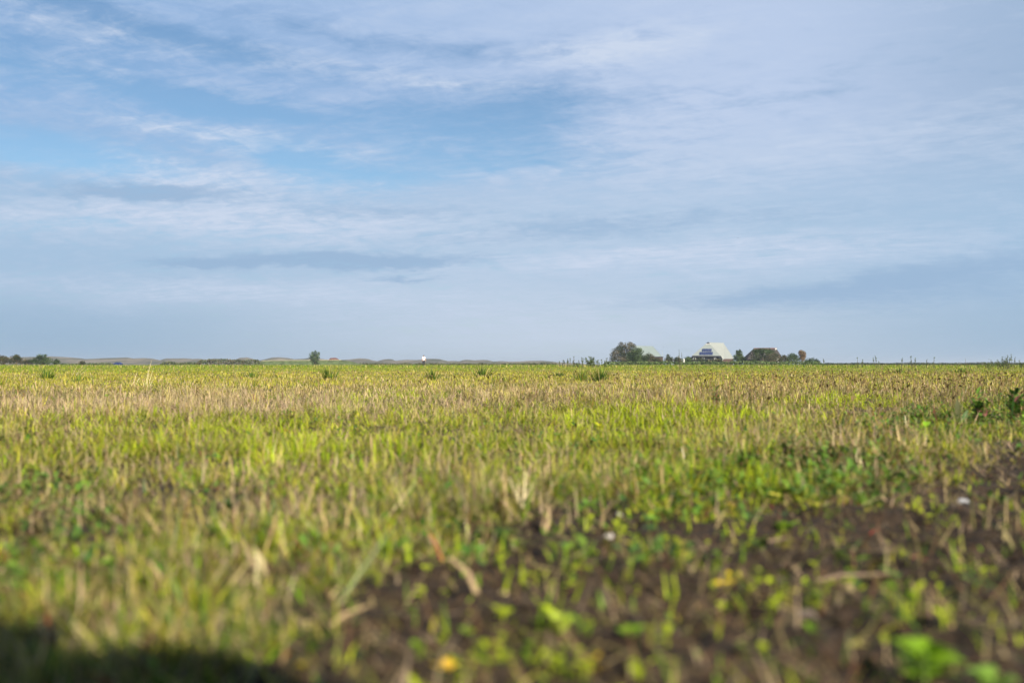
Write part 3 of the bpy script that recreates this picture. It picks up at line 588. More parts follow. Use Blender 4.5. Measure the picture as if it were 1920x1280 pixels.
def pebble(px, py, r, col, label):
    b = place(px, py); bm = B(); vs = []; k1, k2 = 7, 10
    for i in range(1, k1):
        for j in range(k2):
            th = math.pi * i / k1; ph = 2 * math.pi * j / k2; rr = r * (1 + .18 * math.sin(3 * ph + i) + .1 * math.cos(2 * th + j))
            vs.append((rr * math.sin(th) * math.cos(ph) * 1.15, rr * math.sin(th) * math.sin(ph), rr * math.cos(th) * .72))
    n = len(vs); vs += [(0, 0, r * .72), (0, 0, -r * .72)]; fs = []
    for i in range(k1 - 2):
        for j in range(k2): fs.append((i * k2 + j, (i + 1) * k2 + j, (i + 1) * k2 + (j + 1) % k2, i * k2 + (j + 1) % k2))
    for j in range(k2): fs.append((n, j, (j + 1) % k2)); fs.append((n + 1, (k1 - 2) * k2 + (j + 1) % k2, (k1 - 2) * k2 + j))
    bm.add(vs, fs); o = bm.build('pebble', plain('stone_' + str(len(bpy.data.materials)), col, .6, var=.15, scale=60), None, True); o.location = (b.x, b.y, b.z + r * .45)
    tag(o, label, 'pebble', 'pale pebbles lying in the field')
pebble(1141, 1010, .0085, (0.496, 0.459, 0.409), 'brightest white pebble on the bare soil at the centre')
pebble(1162, 962, .0075, (0.372, 0.372, 0.372), 'greyish white pebble just behind the brightest one, by the leaning stub')
pebble(1030, 925, .006, (0.384, 0.384, 0.384), 'small grey pebble left of the two white ones, in the grass')
pebble(1805, 944, .013, (0.322, 0.329, 0.341), 'grey flat pebble on the soil near the right edge')
pebble(1694, 853, .010, (0.465, 0.422, 0.347), 'small cream pebble below the dark weeds at the right')
pebble(944, 1118, .0065, (.55, .42, .22), 'round tan pebble on the bare soil right of the leaning tan stem')
pebble(1512, 1178, .011, (.13, .10, .08), 'brownish clod like stone on the bare soil at the lower right')

# ------------------------------------------------------------------ far weeds seen against the sky
def tall_weed(px, d, topy, spread, n, label, leafy=.5, cat='tall weed', group='tall thin weeds against the sky', lean=0, col=(.07, .10, .035)):
    base = Vector(((px - 960) / FPX * d, d, gz(0, 60))); H = hz(topy, d) - base.z; st_ = B(); g = Soup()
    for i in range(n):
        ox = rnd.uniform(-spread, spread) / FPX * d; t = H * (1 if i == 0 else rnd.uniform(.45, .95))
        tip = Vector((ox * 1.3 + lean * t + rnd.uniform(-.06, .06), rnd.uniform(-.2, .2), t)); foot = Vector((ox, 0, 0))
        st_.tube([foot, foot.lerp(tip, .6) + Vector((rnd.uniform(-.02, .02), 0, 0)), tip], [d * .00022, d * .0002, d * .00012], 4)
        m = int(26 * leafy) + 5; q = rng.uniform(.45 if leafy < .6 else .1, 1, m) ** .6; PP = np.array(foot)[None] * (1 - q[:, None]) + np.array(tip)[None] * q[:, None] + rng.normal(0, .018 + .05 * leafy, (m, 3)) * [1, 1, .5]
        g.quads(PP, np.full(m, d * .0010), np.array(col) * rng.uniform(.6, 1.5, (m, 1)))
    o = st_.build('tall_weed', plain('weedstem_' + str(len(bpy.data.materials)), (.09, .085, .045))); o.location = base; tag(o, label, cat, group)
    g.build('foliage', M_CROWN, o)
tall_weed(1052, 120, 674, 4, 4, 'pale thin weed at the left end of the tall weeds before the big bush', .2)
tall_weed(1064, 120, 671, 5, 5, 'sparse dark weed second from the left before the big bush', .4)
tall_weed(1073, 115, 668, 3, 3, 'thin upright weed with a tufted top, left of the leafy dark one', .3)
tall_weed(1083, 120, 676, 6, 5, 'low bushy weed between the thin and the leafy dark weed', .9)
tall_weed(1094, 110, 670, 4, 4, 'thin weed just left of the leafy dark one', .3)
tall_weed(1106, 110, 668, 6, 9, 'densest dark leafy weed in front of the gap left of the big bush', 1.6)
tall_weed(1117, 115, 672, 5, 6, 'loose dark weed right of the densest one', .8)
tall_weed(1133, 115, 671, 5, 5, 'dark weed touching the left foot of the big bush', .7)
tall_weed(1546, 130, 672, 3, 2, 'faint thin stem just right of the low dome shaped bush', .1)
tall_weed(1608, 110, 670, 3, 2, 'thin stem with a small dark tuft between the dome bush and the double weed', .15)
tall_weed(1618, 110, 674, 3, 2, 'shorter thin stem beside the tufted one at the right', .15)
tall_weed(1644, 100, 667, 5, 4, 'leaning double weed above the right half of the field', .3, lean=-.12)
tall_weed(1690, 100, 670, 2, 2, 'single thin stem left of the forked weed at the right', .12)
tall_weed(1711, 95, 667, 6, 4, 'forked leaning weed above the right field', .3, lean=-.15)
tall_weed(1738, 100, 674, 3, 2, 'small low stem between the forked weed and the tufted single stem', .2)
tall_weed(1751, 90, 669, 2, 2, 'single stem with a dark tufted top near the right', .25)
tall_weed(1854, 80, 674, 7, 6, 'low dark weed left of the dense weed clump at the right edge', .8)
tall_weed(1882, 75, 668, 12, 12, 'dense dark weed clump near the right edge of the field', 1.1)
tall_weed(1893, 75, 663, 8, 7, 'tallest thin weeds in the clump near the right edge', .35)
tall_weed(1915, 75, 671, 6, 6, 'dark weed cut by the right edge', .7)
tall_weed(1276, 60, 656, 2, 3, 'tall thin dark stem rising in front of the hedge left of the white barn', .12)
stalk_clump((1832, 706), [(0, 1814, 682), (-18, 1810, 671), (4, 1838, 690)], 'leaning bent brown stalk near the right edge reaching the sky', .006, np.array([.16, .09, .05]))

# ------------------------------------------------------------------ trees and bushes
def crown_soup(lobes, n, size, cols, seed=0):
    n = int(n * 2.4); size = size * 1.1; g = Soup(); vol = np.array([l[3] * l[4] * l[5] for l in lobes]) ** .7; vol = vol / vol.sum()
    for l, f in zip(lobes, vol):
        m = int(n * f) + 10; D = rng.normal(size=(m, 3)); D /= np.linalg.norm(D, axis=1)[:, None]
        ph = np.arctan2(D[:, 1], D[:, 0]); edge = .72 + .56 * fbm(ph * 2.2 + l[0] + 9, D[:, 2] * 2.5 + seed, 3, 60)
        r = rng.uniform(0, 1, m) ** .45 * edge
        PP = np.array(l[:3])[None] + D * r[:, None] * np.array(l[3:6])[None]
        PP = PP[PP[:, 2] > .02]; m = len(PP)
        cl = vn(PP[:, 0] / size / 4, PP[:, 2] / size / 4, 70 + seed) ; pick = np.clip((cl * .9 + rng.uniform(-.25, .25, m)) * len(cols), 0, len(cols) - 1).astype(int)
        g.quads(PP, np.full(m, size), np.array(cols)[pick] * rng.uniform(.7, 1.3, (m, 1)))
    return g
M_BARK = plain('bark', (.09, .07, .05), .9, var=.3)
def tree(px, d, box, label, cols, name='tree', n=900, lobes=None, cat=None, group=None, size=None, deep=1.0, trunk=True, by=None):
    """box = photo pixels x0, y_top, x1, y_bottom of the crown at distance d; lobes are fractions of that box"""
    x0, yt, x1, yb = box; base = Vector(((px - 960) / FPX * d, d, 0)); u = d / FPX
    Wd = (x1 - x0) * u; zt = hz(yt, d); zb = max(0.0, hz(yb, d)); Hh = zt - zb; cx = ((x0 + x1) / 2 - px) * u
    lobes = lobes or [(0, .5, .5, .5), (-.25, .35, .28, .35), (.25, .4, .28, .33), (.05, .75, .25, .25), (-.12, .62, .22, .3), (.2, .65, .2, .22)]
    LB = [(cx + l[0] * Wd, rnd.uniform(-.15, .15) * Wd, zb + l[1] * Hh, l[2] * Wd, max(l[2] * Wd, .3) * deep * .9, l[3] * Hh) for l in lobes]
    t = thing(name, label, cat or name.replace('_', ' '), base, 0, group)
    crown_soup(LB, n, size or u * 1.5, cols, rnd.randint(0, 50)).build('crown', M_CROWN, t)
    if trunk:
        b = B(); b.tube([(0, 0, -.2), (0, 0, zt * .35), (cx * .4, 0, zt * .62)], [Wd * .05 + .05, Wd * .035 + .03, .03], 7)
        for l in LB[:5]: b.tube([(0, 0, zt * .15), (l[0] * .5, l[1] * .5, l[2] * .6), (l[0], l[1], l[2])], [Wd * .025 + .03, .04, .02], 5)
        b.build('trunk', M_BARK, t)
    return t
GD = [(.022, .040, .012), (.035, .060, .018), (.055, .085, .026), (.080, .115, .036)]
GB = [(.030, .042, .020), (.060, .062, .034), (.11, .10, .062), (.165, .14, .095)]
GR = [(.032, .048, .018), (.065, .068, .032), (.10, .075, .042), (.060, .082, .030)]
FG = 'farmyard trees and bushes'
# left group
LGp = 'shrubs at the far left on the horizon'
tree(8, 330, (-16, 665, 21, 684), 'dark brownish shrub cut by the left edge of the picture', GR, 'shrub', 700, group=LGp)
tree(31, 330, (18, 664, 42, 684), 'rounded brown green shrub second from the left edge', GR, 'shrub', 600, group=LGp)
tree(50, 330, (38, 673, 66, 684), 'low grey green shrub between the second shrub and the tallest one', GB, 'shrub', 350, group=LGp)
tree(80, 330, (60, 663, 100, 685), 'tallest dark shrub of the left group with a peaked top', GD, 'shrub', 900, group=LGp, lobes=[(-.05, .35, .45, .45), (-.25, .4, .25, .3), (0, .75, .22, .25), (.2, .4, .3, .35), (.07, .88, .1, .12), (-.12, .72, .15, .2)])
tree(105, 330, (98, 673, 114, 684), 'small dark shrub right of the tallest one', GD, 'shrub', 200, group=LGp)
tree(154, 330, (147, 676, 160, 684), 'tiny isolated shrub left of the blue car', GB, 'shrub', 120, group=LGp)
tree(591, 360, (580, 656.5, 601, 686), 'lone green tree standing in front of the grassy bank', [(.035, .060, .028), (.055, .09, .042), (.085, .12, .06), (.11, .15, .075)], 'tree', 620, lobes=[(0, .3, .42, .32), (-.25, .58, .26, .26), (.22, .62, .24, .28), (.06, .88, .12, .13), (-.24, .84, .11, .12), (.34, .80, .10, .12), (0, .5, .34, .3), (-.08, .72, .12, .14)], deep=1)
# farm
tree(1170, 390, (1142, 639, 1203, 684), 'big round grey brown bush at the left end of the farm', GB, 'bush', 3600, group=FG,
     lobes=[(-.02, .42, .36, .42), (-.2, .5, .22, .3), (-.35, .42, .14, .28), (.08, .78, .16, .18), (-.08, .72, .18, .24), (.2, .55, .2, .3), (.25, .8, .10, .12), (-.4, .2, .12, .2), (0, .15, .48, .2), (.3, .3, .2, .3), (.16, .88, .07, .09), (-.12, .9, .06, .07)])
tree(1192, 370, (1172, 651, 1213, 684), 'dark green bush overlapping the right side of the big round bush', GD, 'bush', 1600, group=FG, lobes=[(0, .4, .4, .4), (.05, .75, .3, .22), (.2, .88, .1, .12), (-.25, .4, .25, .35), (.35, .3, .2, .3)])
tree(1215, 385, (1205, 661, 1228, 684), 'small dark leafy bush before the pale green roof', GR, 'bush', 500, group=FG)
tree(1227, 380, (1216, 670, 1246, 684), 'low brown hedge bush below the pale green roof', GR, 'bush', 400, group=FG)
tree(1252, 380, (1244, 663, 1262, 684), 'upright brown green shrub between the two barns', GR, 'bush', 450, group=FG, lobes=[(0, .35, .45, .4), (0, .75, .22, .25), (.3, .5, .2, .25)])
tree(1267, 380, (1260, 668, 1280, 684), 'low shrub right of the upright one between the barns', GR, 'bush', 350, group=FG)
tree(1287, 385, (1278, 668, 1300, 684), 'dark low shrub beside the left foot of the white barn', GD, 'bush', 350, group=FG)
tree(1385, 385, (1373, 655, 1398, 683), 'dark pointed conifer at the right end of the white barn', GD, 'tree', 1100, group=FG, lobes=[(0, .25, .5, .28), (-.05, .5, .4, .25), (.02, .72, .26, .2), (-.16, .8, .12, .16), (.06, .88, .12, .14), (.3, .35, .25, .2)])
tree(1430, 380, (1409, 651.5, 1453, 684), 'broad green tree hiding the front of the thatched house', GD, 'tree', 1500, group=FG, lobes=[(0, .8, .42, .2), (-.1, .45, .4, .4), (.25, .7, .25, .2), (-.3, .75, .2, .2), (.3, .25, .3, .3)])
tree(1450, 372, (1436, 660, 1466, 684), 'reddish brown shrub in front of the thatched house', GR, 'bush', 600, group=FG)
tree(1409, 375, (1400, 674, 1422, 684), 'low dark shrub at the left foot of the thatched house', GD, 'bush', 250, group=FG)
tree(1468, 385, (1460, 664, 1478, 684), 'small dark shrub right of the thatched house', GR, 'bush', 400, group=FG)
tree(1484, 385, (1472, 661, 1499, 684), 'rounded green tree between the thatched house and the red brown tree', GD, 'tree', 700, group=FG)
tree(1504, 385, (1496, 656, 1512, 684), 'slender red brown tree left of the low dome shaped bush', [(.09, .09, .04), (.16, .11, .06), (.22, .13, .07), (.12, .11, .05)], 'tree', 600, group=FG, lobes=[(0, .75, .48, .26), (-.05, .45, .35, .3), (.2, .6, .3, .25), (-.2, .85, .25, .15)])
tree(1523, 390, (1507, 670.5, 1538, 684), 'low dome shaped dark green bush at the right end of the farm', GD[:3], 'bush', 1500, group=FG, lobes=[(0, .15, .5, .83), (-.2, .2, .3, .6), (.2, .2, .3, .6)], size=.3)

def hedge(x0, x1, d, ytop, label, cols, name='hedge', var=1.5, seed=1, n=None, wide=1.2, size=.55):
    g = Soup(); Wm = (x1 - x0) * d / FPX; n = n or int(Wm * 60)
    x = rng.uniform(0, Wm, n); H = hz(ytop, d) * (1 + var * .18 * (fbm(x * .25, x * 0 + seed, 3, seed) - .5) * 2) * np.clip(np.minimum(x, Wm - x) / 3 + .3, 0, 1)
    z = rng.uniform(0, 1, n) ** .7 * H; PP = np.stack([x, rng.uniform(-wide, wide, n), z], 1)
    cl = vn(x * .5, z * .8, seed); pick = np.clip((cl + rng.uniform(-.25, .25, n)) * len(cols), 0, len(cols) - 1).astype(int)
    g.quads(PP, np.full(n, size), np.array(cols)[pick] * rng.uniform(.7, 1.3, (n, 1)))
    o = g.build(name, M_CROWN); o.location = ((x0 - 960) / FPX * d, d, 0); tag(o, label, 'hedge', 'low hedges along the far edge of the field')
VG = [(.07, .11, .035), (.10, .15, .045), (.13, .17, .06), (.06, .09, .03)]
hedge(1128, 1545, 300, 678, 'long low grey green hedge along the foot of the whole farm', VG, var=1.2, seed=3, size=.45)
hedge(1290, 1360, 372, 672.5, 'low brown hedge before the front wall of the white barn', GR, var=1.0, seed=4)
hedge(368, 492, 420, 674.5, 'dark green scrub hedge before the dunes left of the grassy bank', [(.06, .08, .035), (.10, .12, .05), (.12, .11, .06)], var=2, seed=6)
hedge(300, 372, 480, 679, 'thin low scrub hedge right of the blue car', [(.07, .10, .04), (.12, .13, .06)], var=2, seed=8)
hedge(660, 1050, 460, 681.2, 'faint low scrub line below the dunes in the middle', [(.08, .11, .045), (.13, .14, .07), (.10, .10, .05)], var=2.5, seed=9)
hedge(110, 215, 420, 681, 'thin low scrub line between the left shrubs and the blue car', [(.08, .11, .045), (.12, .14, .07)], var=2.5, seed=10)
hedge(1538, 1935, 420, 680.8, 'thin dark scrub line along the horizon at the right', [(.05, .07, .035), (.08, .09, .05)], var=2.0, seed=12)

def verge():                                # ranker grass at the far edge of the field
    g = Soup(); n = 60000; x, y, d = sample(n, 128, 215, .62, 0)
    hh = rng.uniform(.18, .42, n) * (.7 + .6 * fbm(x * .12, y * .12, 3, 77)); tr = rng.uniform(0, 1, (n, 1))
    T = np.where(tr < .62, P['far'] * .85, np.where(tr < .8, P['dark'] * 1.3, P['straw'])) * rng.uniform(.6, 1.3, (n, 1))
    g.blades(x, y, np.zeros(n), hh, d * .0006 * rng.uniform(.6, 1.4, n), np.abs(rng.normal(.1, .12, n)), .2, T, 1)
    tag(g.build('verge_grass', M_GRASS), 'taller green grass along the far edge of the field under the horizon', 'grass', kind='stuff')
verge()

# ------------------------------------------------------------------ dunes, bank, far land
def dunes():
    prof = [(-150, 669), (0, 669.5), (39, 669.5), (60, 668.7), (90, 668), (120, 669.5), (150, 671.5), (160, 673), (185, 672), (200, 671), (240, 670.5), (250, 672.5), (270, 671), (285, 672), (300, 675), (310, 672), (345, 671.7), (360, 673), (372, 672.5), (390, 673.5), (400, 672), (415, 672), (430, 674), (437, 675), (450, 670.5), (463, 670), (475, 673), (487, 675.5), (495, 674), (510, 670), (522, 669.5), (540, 671), (552, 673.5), (570, 672.5), (580, 670.5), (600, 672.5), (612, 674), (640, 675), (650, 674.5), (660, 673.5), (675, 672), (690, 673), (700, 676), (708, 677), (718, 674), (727, 673), (735, 673.5), (742, 676.5), (750, 675.5), (765, 674.5), (780, 675), (790, 674.5), (800, 673), (815, 673), (825, 673.5), (840, 677), (850, 676.5), (862, 677), (868, 675), (876, 674.3), (890, 675.5), (905, 674.5), (915, 675), (925, 677.5), (940, 676.3), (952, 677.5), (975, 677.5), (990, 676.5), (1015, 676.5), (1035, 678), (1042, 679), (1090, 681.5), (1130, 684)]
    pu = np.array([p[0] for p in prof], float); pv = np.array([p[1] for p in prof], float)
    uu = np.arange(-150, 1135, 1.5); dd = np.concatenate([np.linspace(900, 1290, 26), np.linspace(1300, 1500, 24), np.linspace(1520, 1800, 8)])
    U, D_ = np.meshgrid(uu, dd); top = np.interp(U, pu, pv)
    Hc = CAM_H + (HOR - top) / FPX * 1400                 # crest height
    s = np.where(D_ < 1400, sst(D_, 1080, 1400), 1 - .8 * sst(D_, 1400, 1800))
    X = (U - 960) / FPX * D_; und = fbm(X / 45, D_ / 70, 4, 90) - .5
    Z = Hc * s ** 1.2 * (1 - .0 * und) + und * 5.0 * s * (1 - np.exp(-((D_ - 1400) / 60) ** 2)) + (fbm(X / 30, D_ / 30, 3, 93) - .5) * 1.2 * (s > .05)
    lim = CAM_H + (HOR - top - .3) / FPX * D_; Z = np.where((D_ < 1390) | (D_ > 1410), np.minimum(Z, lim), Z)
    Z = np.where(Hc < .4, np.minimum(Z, 0), Z); Z = Z - .3 * (s < .02)
    na = len(uu); i, j = np.meshgrid(np.arange(len(dd) - 1), np.arange(na - 1), indexing='ij')
    F = np.stack([i * na + j, i * na + j + 1, (i + 1) * na + j + 1, (i + 1) * na + j], 2).reshape(-1, 4)
    m, t, p = nodemat('dune_sand_and_marram'); l = t.links.new; g = t.nodes.new('ShaderNodeNewGeometry')
    def no(sc, det=6):
        mp = t.nodes.new('ShaderNodeMapping'); mp.inputs[3].default_value = (1, .35, 3); l(g.outputs['Position'], mp.inputs[0])
        k = t.nodes.new('ShaderNodeTexNoise'); k.inputs['Scale'].default_value = sc; k.inputs['Detail'].default_value = det; k.inputs['Roughness'].default_value = .65; l(mp.outputs[0], k.inputs['Vector']); return k.outputs[0]
    r = t.nodes.new('ShaderNodeValToRGB'); l(no(.035, 8), r.inputs[0]); e = r.color_ramp.elements
    e[0].position = .36; e[0].color = (.050, .062, .036, 1); e[1].position = .66; e[1].color = (.215, .18, .135, 1); k = e.new(.50); k.color = (.125, .112, .080, 1)
    l(r.outputs[0], p.inputs['Base Color']); p.inputs['Roughness'].default_value = .95; p.inputs['Specular IOR Level'].default_value = .1
    o = mesh_obj('dunes', np.stack([X, D_, Z], 2).reshape(-1, 3).tolist(), F.tolist(), m, None, True); tag(o, None, None, kind='structure')
dunes()
def bank():
    d = 440; P_ = [(478, 684), (492, 676.8), (510, 676), (580, 675.6), (640, 675.2), (655, 677), (672, 681), (690, 684)]
    uu = np.arange(474, 694, 1.0); top = np.interp(uu, [p[0] for p in P_], [p[1] for p in P_]); H = np.maximum(CAM_H + (HOR - top) / FPX * d, -.1)
    prof = [(-7, -.2), (-5.5, .15), (-3.5, .62), (-2.0, .93), (-1.4, 1.0), (1.4, 1.0), (5, .3), (7, -.2)]
    V = []; F = []
    for i, u in enumerate(uu):
        for (dy, f) in prof: V.append(((u - 960) / FPX * d, d + dy, H[i] * f + float(fbm(np.array([u * .3]), np.array([dy]), 2, 99)[0] - .5) * .25 * (0 < f < 1)))
    k = len(prof)
    for i in range(len(uu) - 1):
        for j in range(k - 1): F.append((i * k + j, (i + 1) * k + j, (i + 1) * k + j + 1, i * k + j + 1))
    o = mesh_obj('grassy_bank', V, F, plain('bank_grass', (.070, .092, .034), .9, var=.45, scale=.6), None, True); tag(o, None, None, kind='structure')
    V = []; F = []                           # the pale path on top with its kerb of dry grass
    for i, u in enumerate(uu[18:168]):
        h = H[i + 18] + .004; x = (u - 960) / FPX * d
        V += [(x, d - 1.5, h - .2), (x, d - 1.5, h + .16), (x, d + 1.3, h + .18), (x, d + 1.3, h - .2)]
    for i in range(149):
        for j in range(3): F.append((i * 4 + j, i * 4 + 4 + j, i * 4 + 5 + j, i * 4 + 1 + j))
    o = mesh_obj('path', V, F, plain('path_shell_gravel', (.34, .30, .20), .9, var=.15)); tag(o, None, None, kind='structure')
bank()
def far_land():
    g = Soup(); d = 2600; lim = [(1540, 681.5), (1600, 680.5), (1660, 681), (1700, 679.8), (1760, 680.6), (1800, 680.3), (1850, 678.5), (1900, 679.5), (1990, 680), (2060, 680)]
    n = 9000; u = rng.uniform(1540, 2060, n); top = np.interp(u, [l[0] for l in lim], [l[1] for l in lim]) + (fbm(u / 9, u * 0, 3, 111) - .5) * 2.4
    H = CAM_H + (HOR - top) / FPX * d; z = rng.uniform(0, 1, n) * H; PP = np.stack([(u - 960) / FPX * d, d + rng.uniform(-25, 25, n), z], 1)
    g.quads(PP, np.full(n, 3.0), np.array([.05, .07, .04]) * rng.uniform(.7, 1.3, (n, 1)))
    tag(g.build('far_woods', M_CROWN), 'thin bluish line of distant trees on the horizon at the right', 'woods', kind='stuff')
far_land()

# ------------------------------------------------------------------ buildings
M_ROOFW = plain('pale_metal_roof', (.18, .20, .19), .55, var=.05, scale=.4)
M_ROOFG = plain('pale_green_roof', (.18, .215, .205), .6, var=.06, scale=.4)
M_WHITE = plain('white_paint', (.55, .54, .51), .6, var=.05); M_DARKB = plain('dark_boards', (.010, .013, .022), .6, var=.2)
M_BRICK = plain('red_brick', (.075, .045, .036), .85, var=.25, scale=4); M_GLASS = plain('window_glass', (.03, .04, .05), .1, var=.1, spec=.8)
M_PANEL = plain('solar_cell', (.008, .018, .075), .45, var=.2, spec=.3); M_FRAME = plain('panel_frame', (.22, .24, .27), .5)
M_THATCH = plain('brown_thatch', (.045, .038, .034), .95, var=.3, scale=1.5); M_TILE = plain('red_tile', (.12, .055, .042), .8, var=.2, scale=2)
def white_barn():
    d = 450.; Px = lambda px, py, dd=d: at(px, py, dd)
    t = thing('barn', 'large pale roofed barn with blue solar panels on its hipped front', 'barn', (Px(1330, 684).x, d, 0))
    o = Vector(t.location); L_ = lambda v: v - o
    # roof corners: front eaves at d, side eave runs back; the side slope shows to the right because the barn is turned
    A = L_(Px(1298, 667, d)); Bc = L_(Px(1351, 667.5, d)); Cc = L_(Px(1376, 673, d + 17)); Rf = L_(Px(1327.5, 642.3, d + 6.5)); Rb = L_(Px(1356, 643.2, d + 15))
    Bd = L_(Px(1355.5, 674.2, d - .2)); A2 = L_(Px(1297, 668, d + 15)); Eb = L_(Px(1374, 668, d + 21))
    A2.z = Cc.z; 
    b = B(); b.plate([A, Bc, Rf], .18); ofr = b.build('front_roof', M_ROOFW, t)
    b = B(); b.plate([Bc + Vector((.12, .05, 0)), Bd + Vector((.12, .05, 0)), Cc, Rb, Rf + Vector((.1, .05, .05))], .18); b.build('side_roof', plain('side_roof_sunlit', (.25, .26, .235), .5, var=.05, scale=.4), t)  # stronger sun on the side slope painted in as a paler roof colour
    b = B(); b.plate([A2, A, Rf, Rb], .18); b.plate([Cc, A2, Rb], .18); b.build('back_roof', M_ROOFW, t)
    # dark gable triangle at the peak, set proud of the roof, with a white sill under it
    def onf(px, py, out=.25):                # a point on the front slope
        n = (Bc - A).cross(Rf - A).normalized(); n = n if n.y < 0 else -n; r = ray(px, py); q = Vector((0, 0, CAM_H)) - o
        k = (A - q).dot(n) / r.dot(n); return q + r * k + n * out
    n_ = 1
    b = B(); b.plate([onf(1323.6, 645.4), onf(1331.4, 645.4), onf(1327.5, 641.6)], .12); b.build('gable_vent', M_DARKB, t)
    b = B(); b.plate([onf(1323.2, 646.4, .28), onf(1331.8, 646.4, .28), onf(1331.6, 645.6, .28), onf(1323.4, 645.6, .28)], .1); b.build('gable_sill', M_WHITE, t)
    for (cnt, xa, xb, ya, yb, sh) in ((6, 1316, 1334, 659.9, 655.0, -.6), (7, 1311, 1336.3, 666.3, 661.0, 0)):
        for i in range(cnt):
            w = (xb - xa) / cnt; x0 = xa + i * w + .25; x1 = x0 + w - .5; s_ = .5
            b = B(); b.plate([onf(x0, ya, .40), onf(x1, ya, .40), onf(x1 + s_, yb, .40), onf(x0 + s_, yb, .40)], .06); pn = b.build('solar_panel', M_PANEL, t)
            b = B(); m = .22
            b.plate([onf(x0 - m, ya + m, .30), onf(x1 + m, ya + m, .30), onf(x1 + s_ + m, yb - m, .30), onf(x0 + s_ - m, yb - m, .30)], .05); b.build('panel_frame', M_FRAME, pn)
    # eave band and the low front wall with white window bays
    b = B(); b.plate([L_(Px(1296.2, 669.0, d - .3)), L_(Px(1350.5, 669.0, d - .3)), L_(Px(1350, 666.8, d - .3)), L_(Px(1299, 666.8, d - .3))], .3); b.build('eave_band', M_DARKB, t)
    zt = L_(Px(1300, 669, d)).z
    b = B(); b.box((A.x - .4, .4, 0), (Bd.x - .3, 13, zt)); b.build('wall', M_DARKB, t)
    for (x0, x1) in ((1299.5, 1305), (1316, 1321), (1339, 1343)):
        q0 = L_(Px(x0, 674, d)); q1 = L_(Px(x1, 669.4, d)); b = B(); b.box((q0.x, .25, q0.z), (q1.x, .37, q1.z)); w = b.build('window', M_WHITE, t)
        b = B(); b.box((q0.x + .25, .20, q0.z + .2), (q1.x - .25, .24, q1.z - .25)); b.build('pane', M_GLASS, w)
    q0 = L_(Px(1356.5, 684, d)); q1 = L_(Px(1375.5, 672.6, d)); b = B(); b.box((q0.x, .6, 0), (q1.x, 8, q1.z)); b.build('side_wall', M_BRICK, t)
    q0 = L_(Px(1355, 684, d)); b = B(); b.tube([(q0.x, .2, 0), (q0.x, .2, L_(Px(1355, 667.5, d)).z)], .12, 8); b.build('downpipe', M_WHITE, t)
white_barn()
def green_barn():
    d = 520.; t = thing('barn', 'pale green roofed barn partly hidden behind the big round bush', 'barn', (at(1215, 684, d).x, d, 0)); o = Vector(t.location)
    Px = lambda px, py, dd=d: at(px, py, dd) - o
    fl, fr = Px(1172, 669), Px(1241, 669.0); rl, rr_ = Px(1190, 648.5, d + 8), Px(1223.5, 649.3, d + 8); bl, br = Px(1172, 669, d), Px(1241, 669, d); bl.y = br.y = 16
    b = B(); b.plate([fl, fr, rr_, rl], .2); b.build('front_roof', M_ROOFG, t)
    b = B(); b.plate([fr + Vector((.05, 0, 0)), br + Vector((.05, 0, 0)), rr_ + Vector((.05, 0, 0))], .2); b.plate([bl, fl, rl], .2); b.plate([br, bl, rl, rr_], .2); b.build('hip_roof', M_ROOFG, t)
    b = B(); b.box((fl.x + .5, .6, 0), (fr.x - .6, 15.4, fr.z - .1)); b.build('wall', plain('dark_barn_wall', (.05, .045, .04), .8), t)
green_barn()
def house():
    d = 430.; t = thing('house', 'brown thatched farmhouse with red ridge and white chimney behind trees', 'house', (at(1435, 684, d).x, d, 0)); o = Vector(t.location)
    Px = lambda px, py, dd=d: at(px, py, dd) - o
    fl, fr = Px(1402, 674), Px(1468, 674); rl, rr_ = Px(1414, 654.3, d + 5), Px(1455, 654.0, d + 5); bl, br = fl.copy(), fr.copy(); bl.y = br.y = 10
    b = B(); b.plate([fl, fr, rr_, rl], .3); b.plate([br, bl, rl, rr_], .3); b.plate([fr + Vector((.02, 0, 0)), br, rr_], .3); b.plate([bl, fl, rl], .3); rf = b.build('roof', M_THATCH, t)
    b = B(); b.tube([rl + Vector((-.2, -.1, .15)), rr_ + Vector((.2, -.1, .15))], .32, 8); b.build('ridge', M_TILE, rf)
    c = Px(1454.5, 655, d + 4.6); b = B(); b.box((c.x - .35, c.y - .35, c.z - 1.2), (c.x + .35, c.y + .35, c.z + .35)); b.box((c.x - .42, c.y - .42, c.z + .352), (c.x + .42, c.y + .42, c.z + .5)); b.build('chimney', M_WHITE, rf)
    c = Px(1433.5, 662.5, d + 1.5); b = B(); b.box((c.x - .5, c.y - .8, c.z - .5), (c.x + .5, c.y + 1.2, c.z + .45)); b.plate([(c.x - .7, c.y - .9, c.z + .45), (c.x + .7, c.y - .9, c.z + .45), (c.x + .7, c.y + 1.2, c.z + .8), (c.x - .7, c.y + 1.2, c.z + .8)], .1); b.build('dormer', M_WHITE, rf)
    b = B(); b.box((fl.x + .6, .6, 0), (fr.x - .6, 9.4, fr.z - .05)); b.build('wall', M_BRICK, t)
    q0, q1 = Px(1455.5, 677), Px(1460, 670.5); b = B(); b.box((q0.x, -.8, q0.z - .5), (q1.x, .55, q1.z)); b.build('porch', M_WHITE, t)
house()
def low_shed():
    d = 470.; t = thing('shed', 'low dark flat roofed shed between the two barns', 'shed', (at(1234, 684, d).x, d, 0)); o = Vector(t.location); Px = lambda px, py: at(px, py, d) - o
    a, c = Px(1226, 684), Px(1243, 669.6); b = B(); b.box((a.x, 0, 0), (c.x, 5, c.z)); b.build('wall', M_BRICK, t)
    b = B(); b.box((a.x - .3, -.3, c.z + .002), (c.x + .3, 5.3, c.z + .28)); b.build('roof', M_DARKB, t)
low_shed()
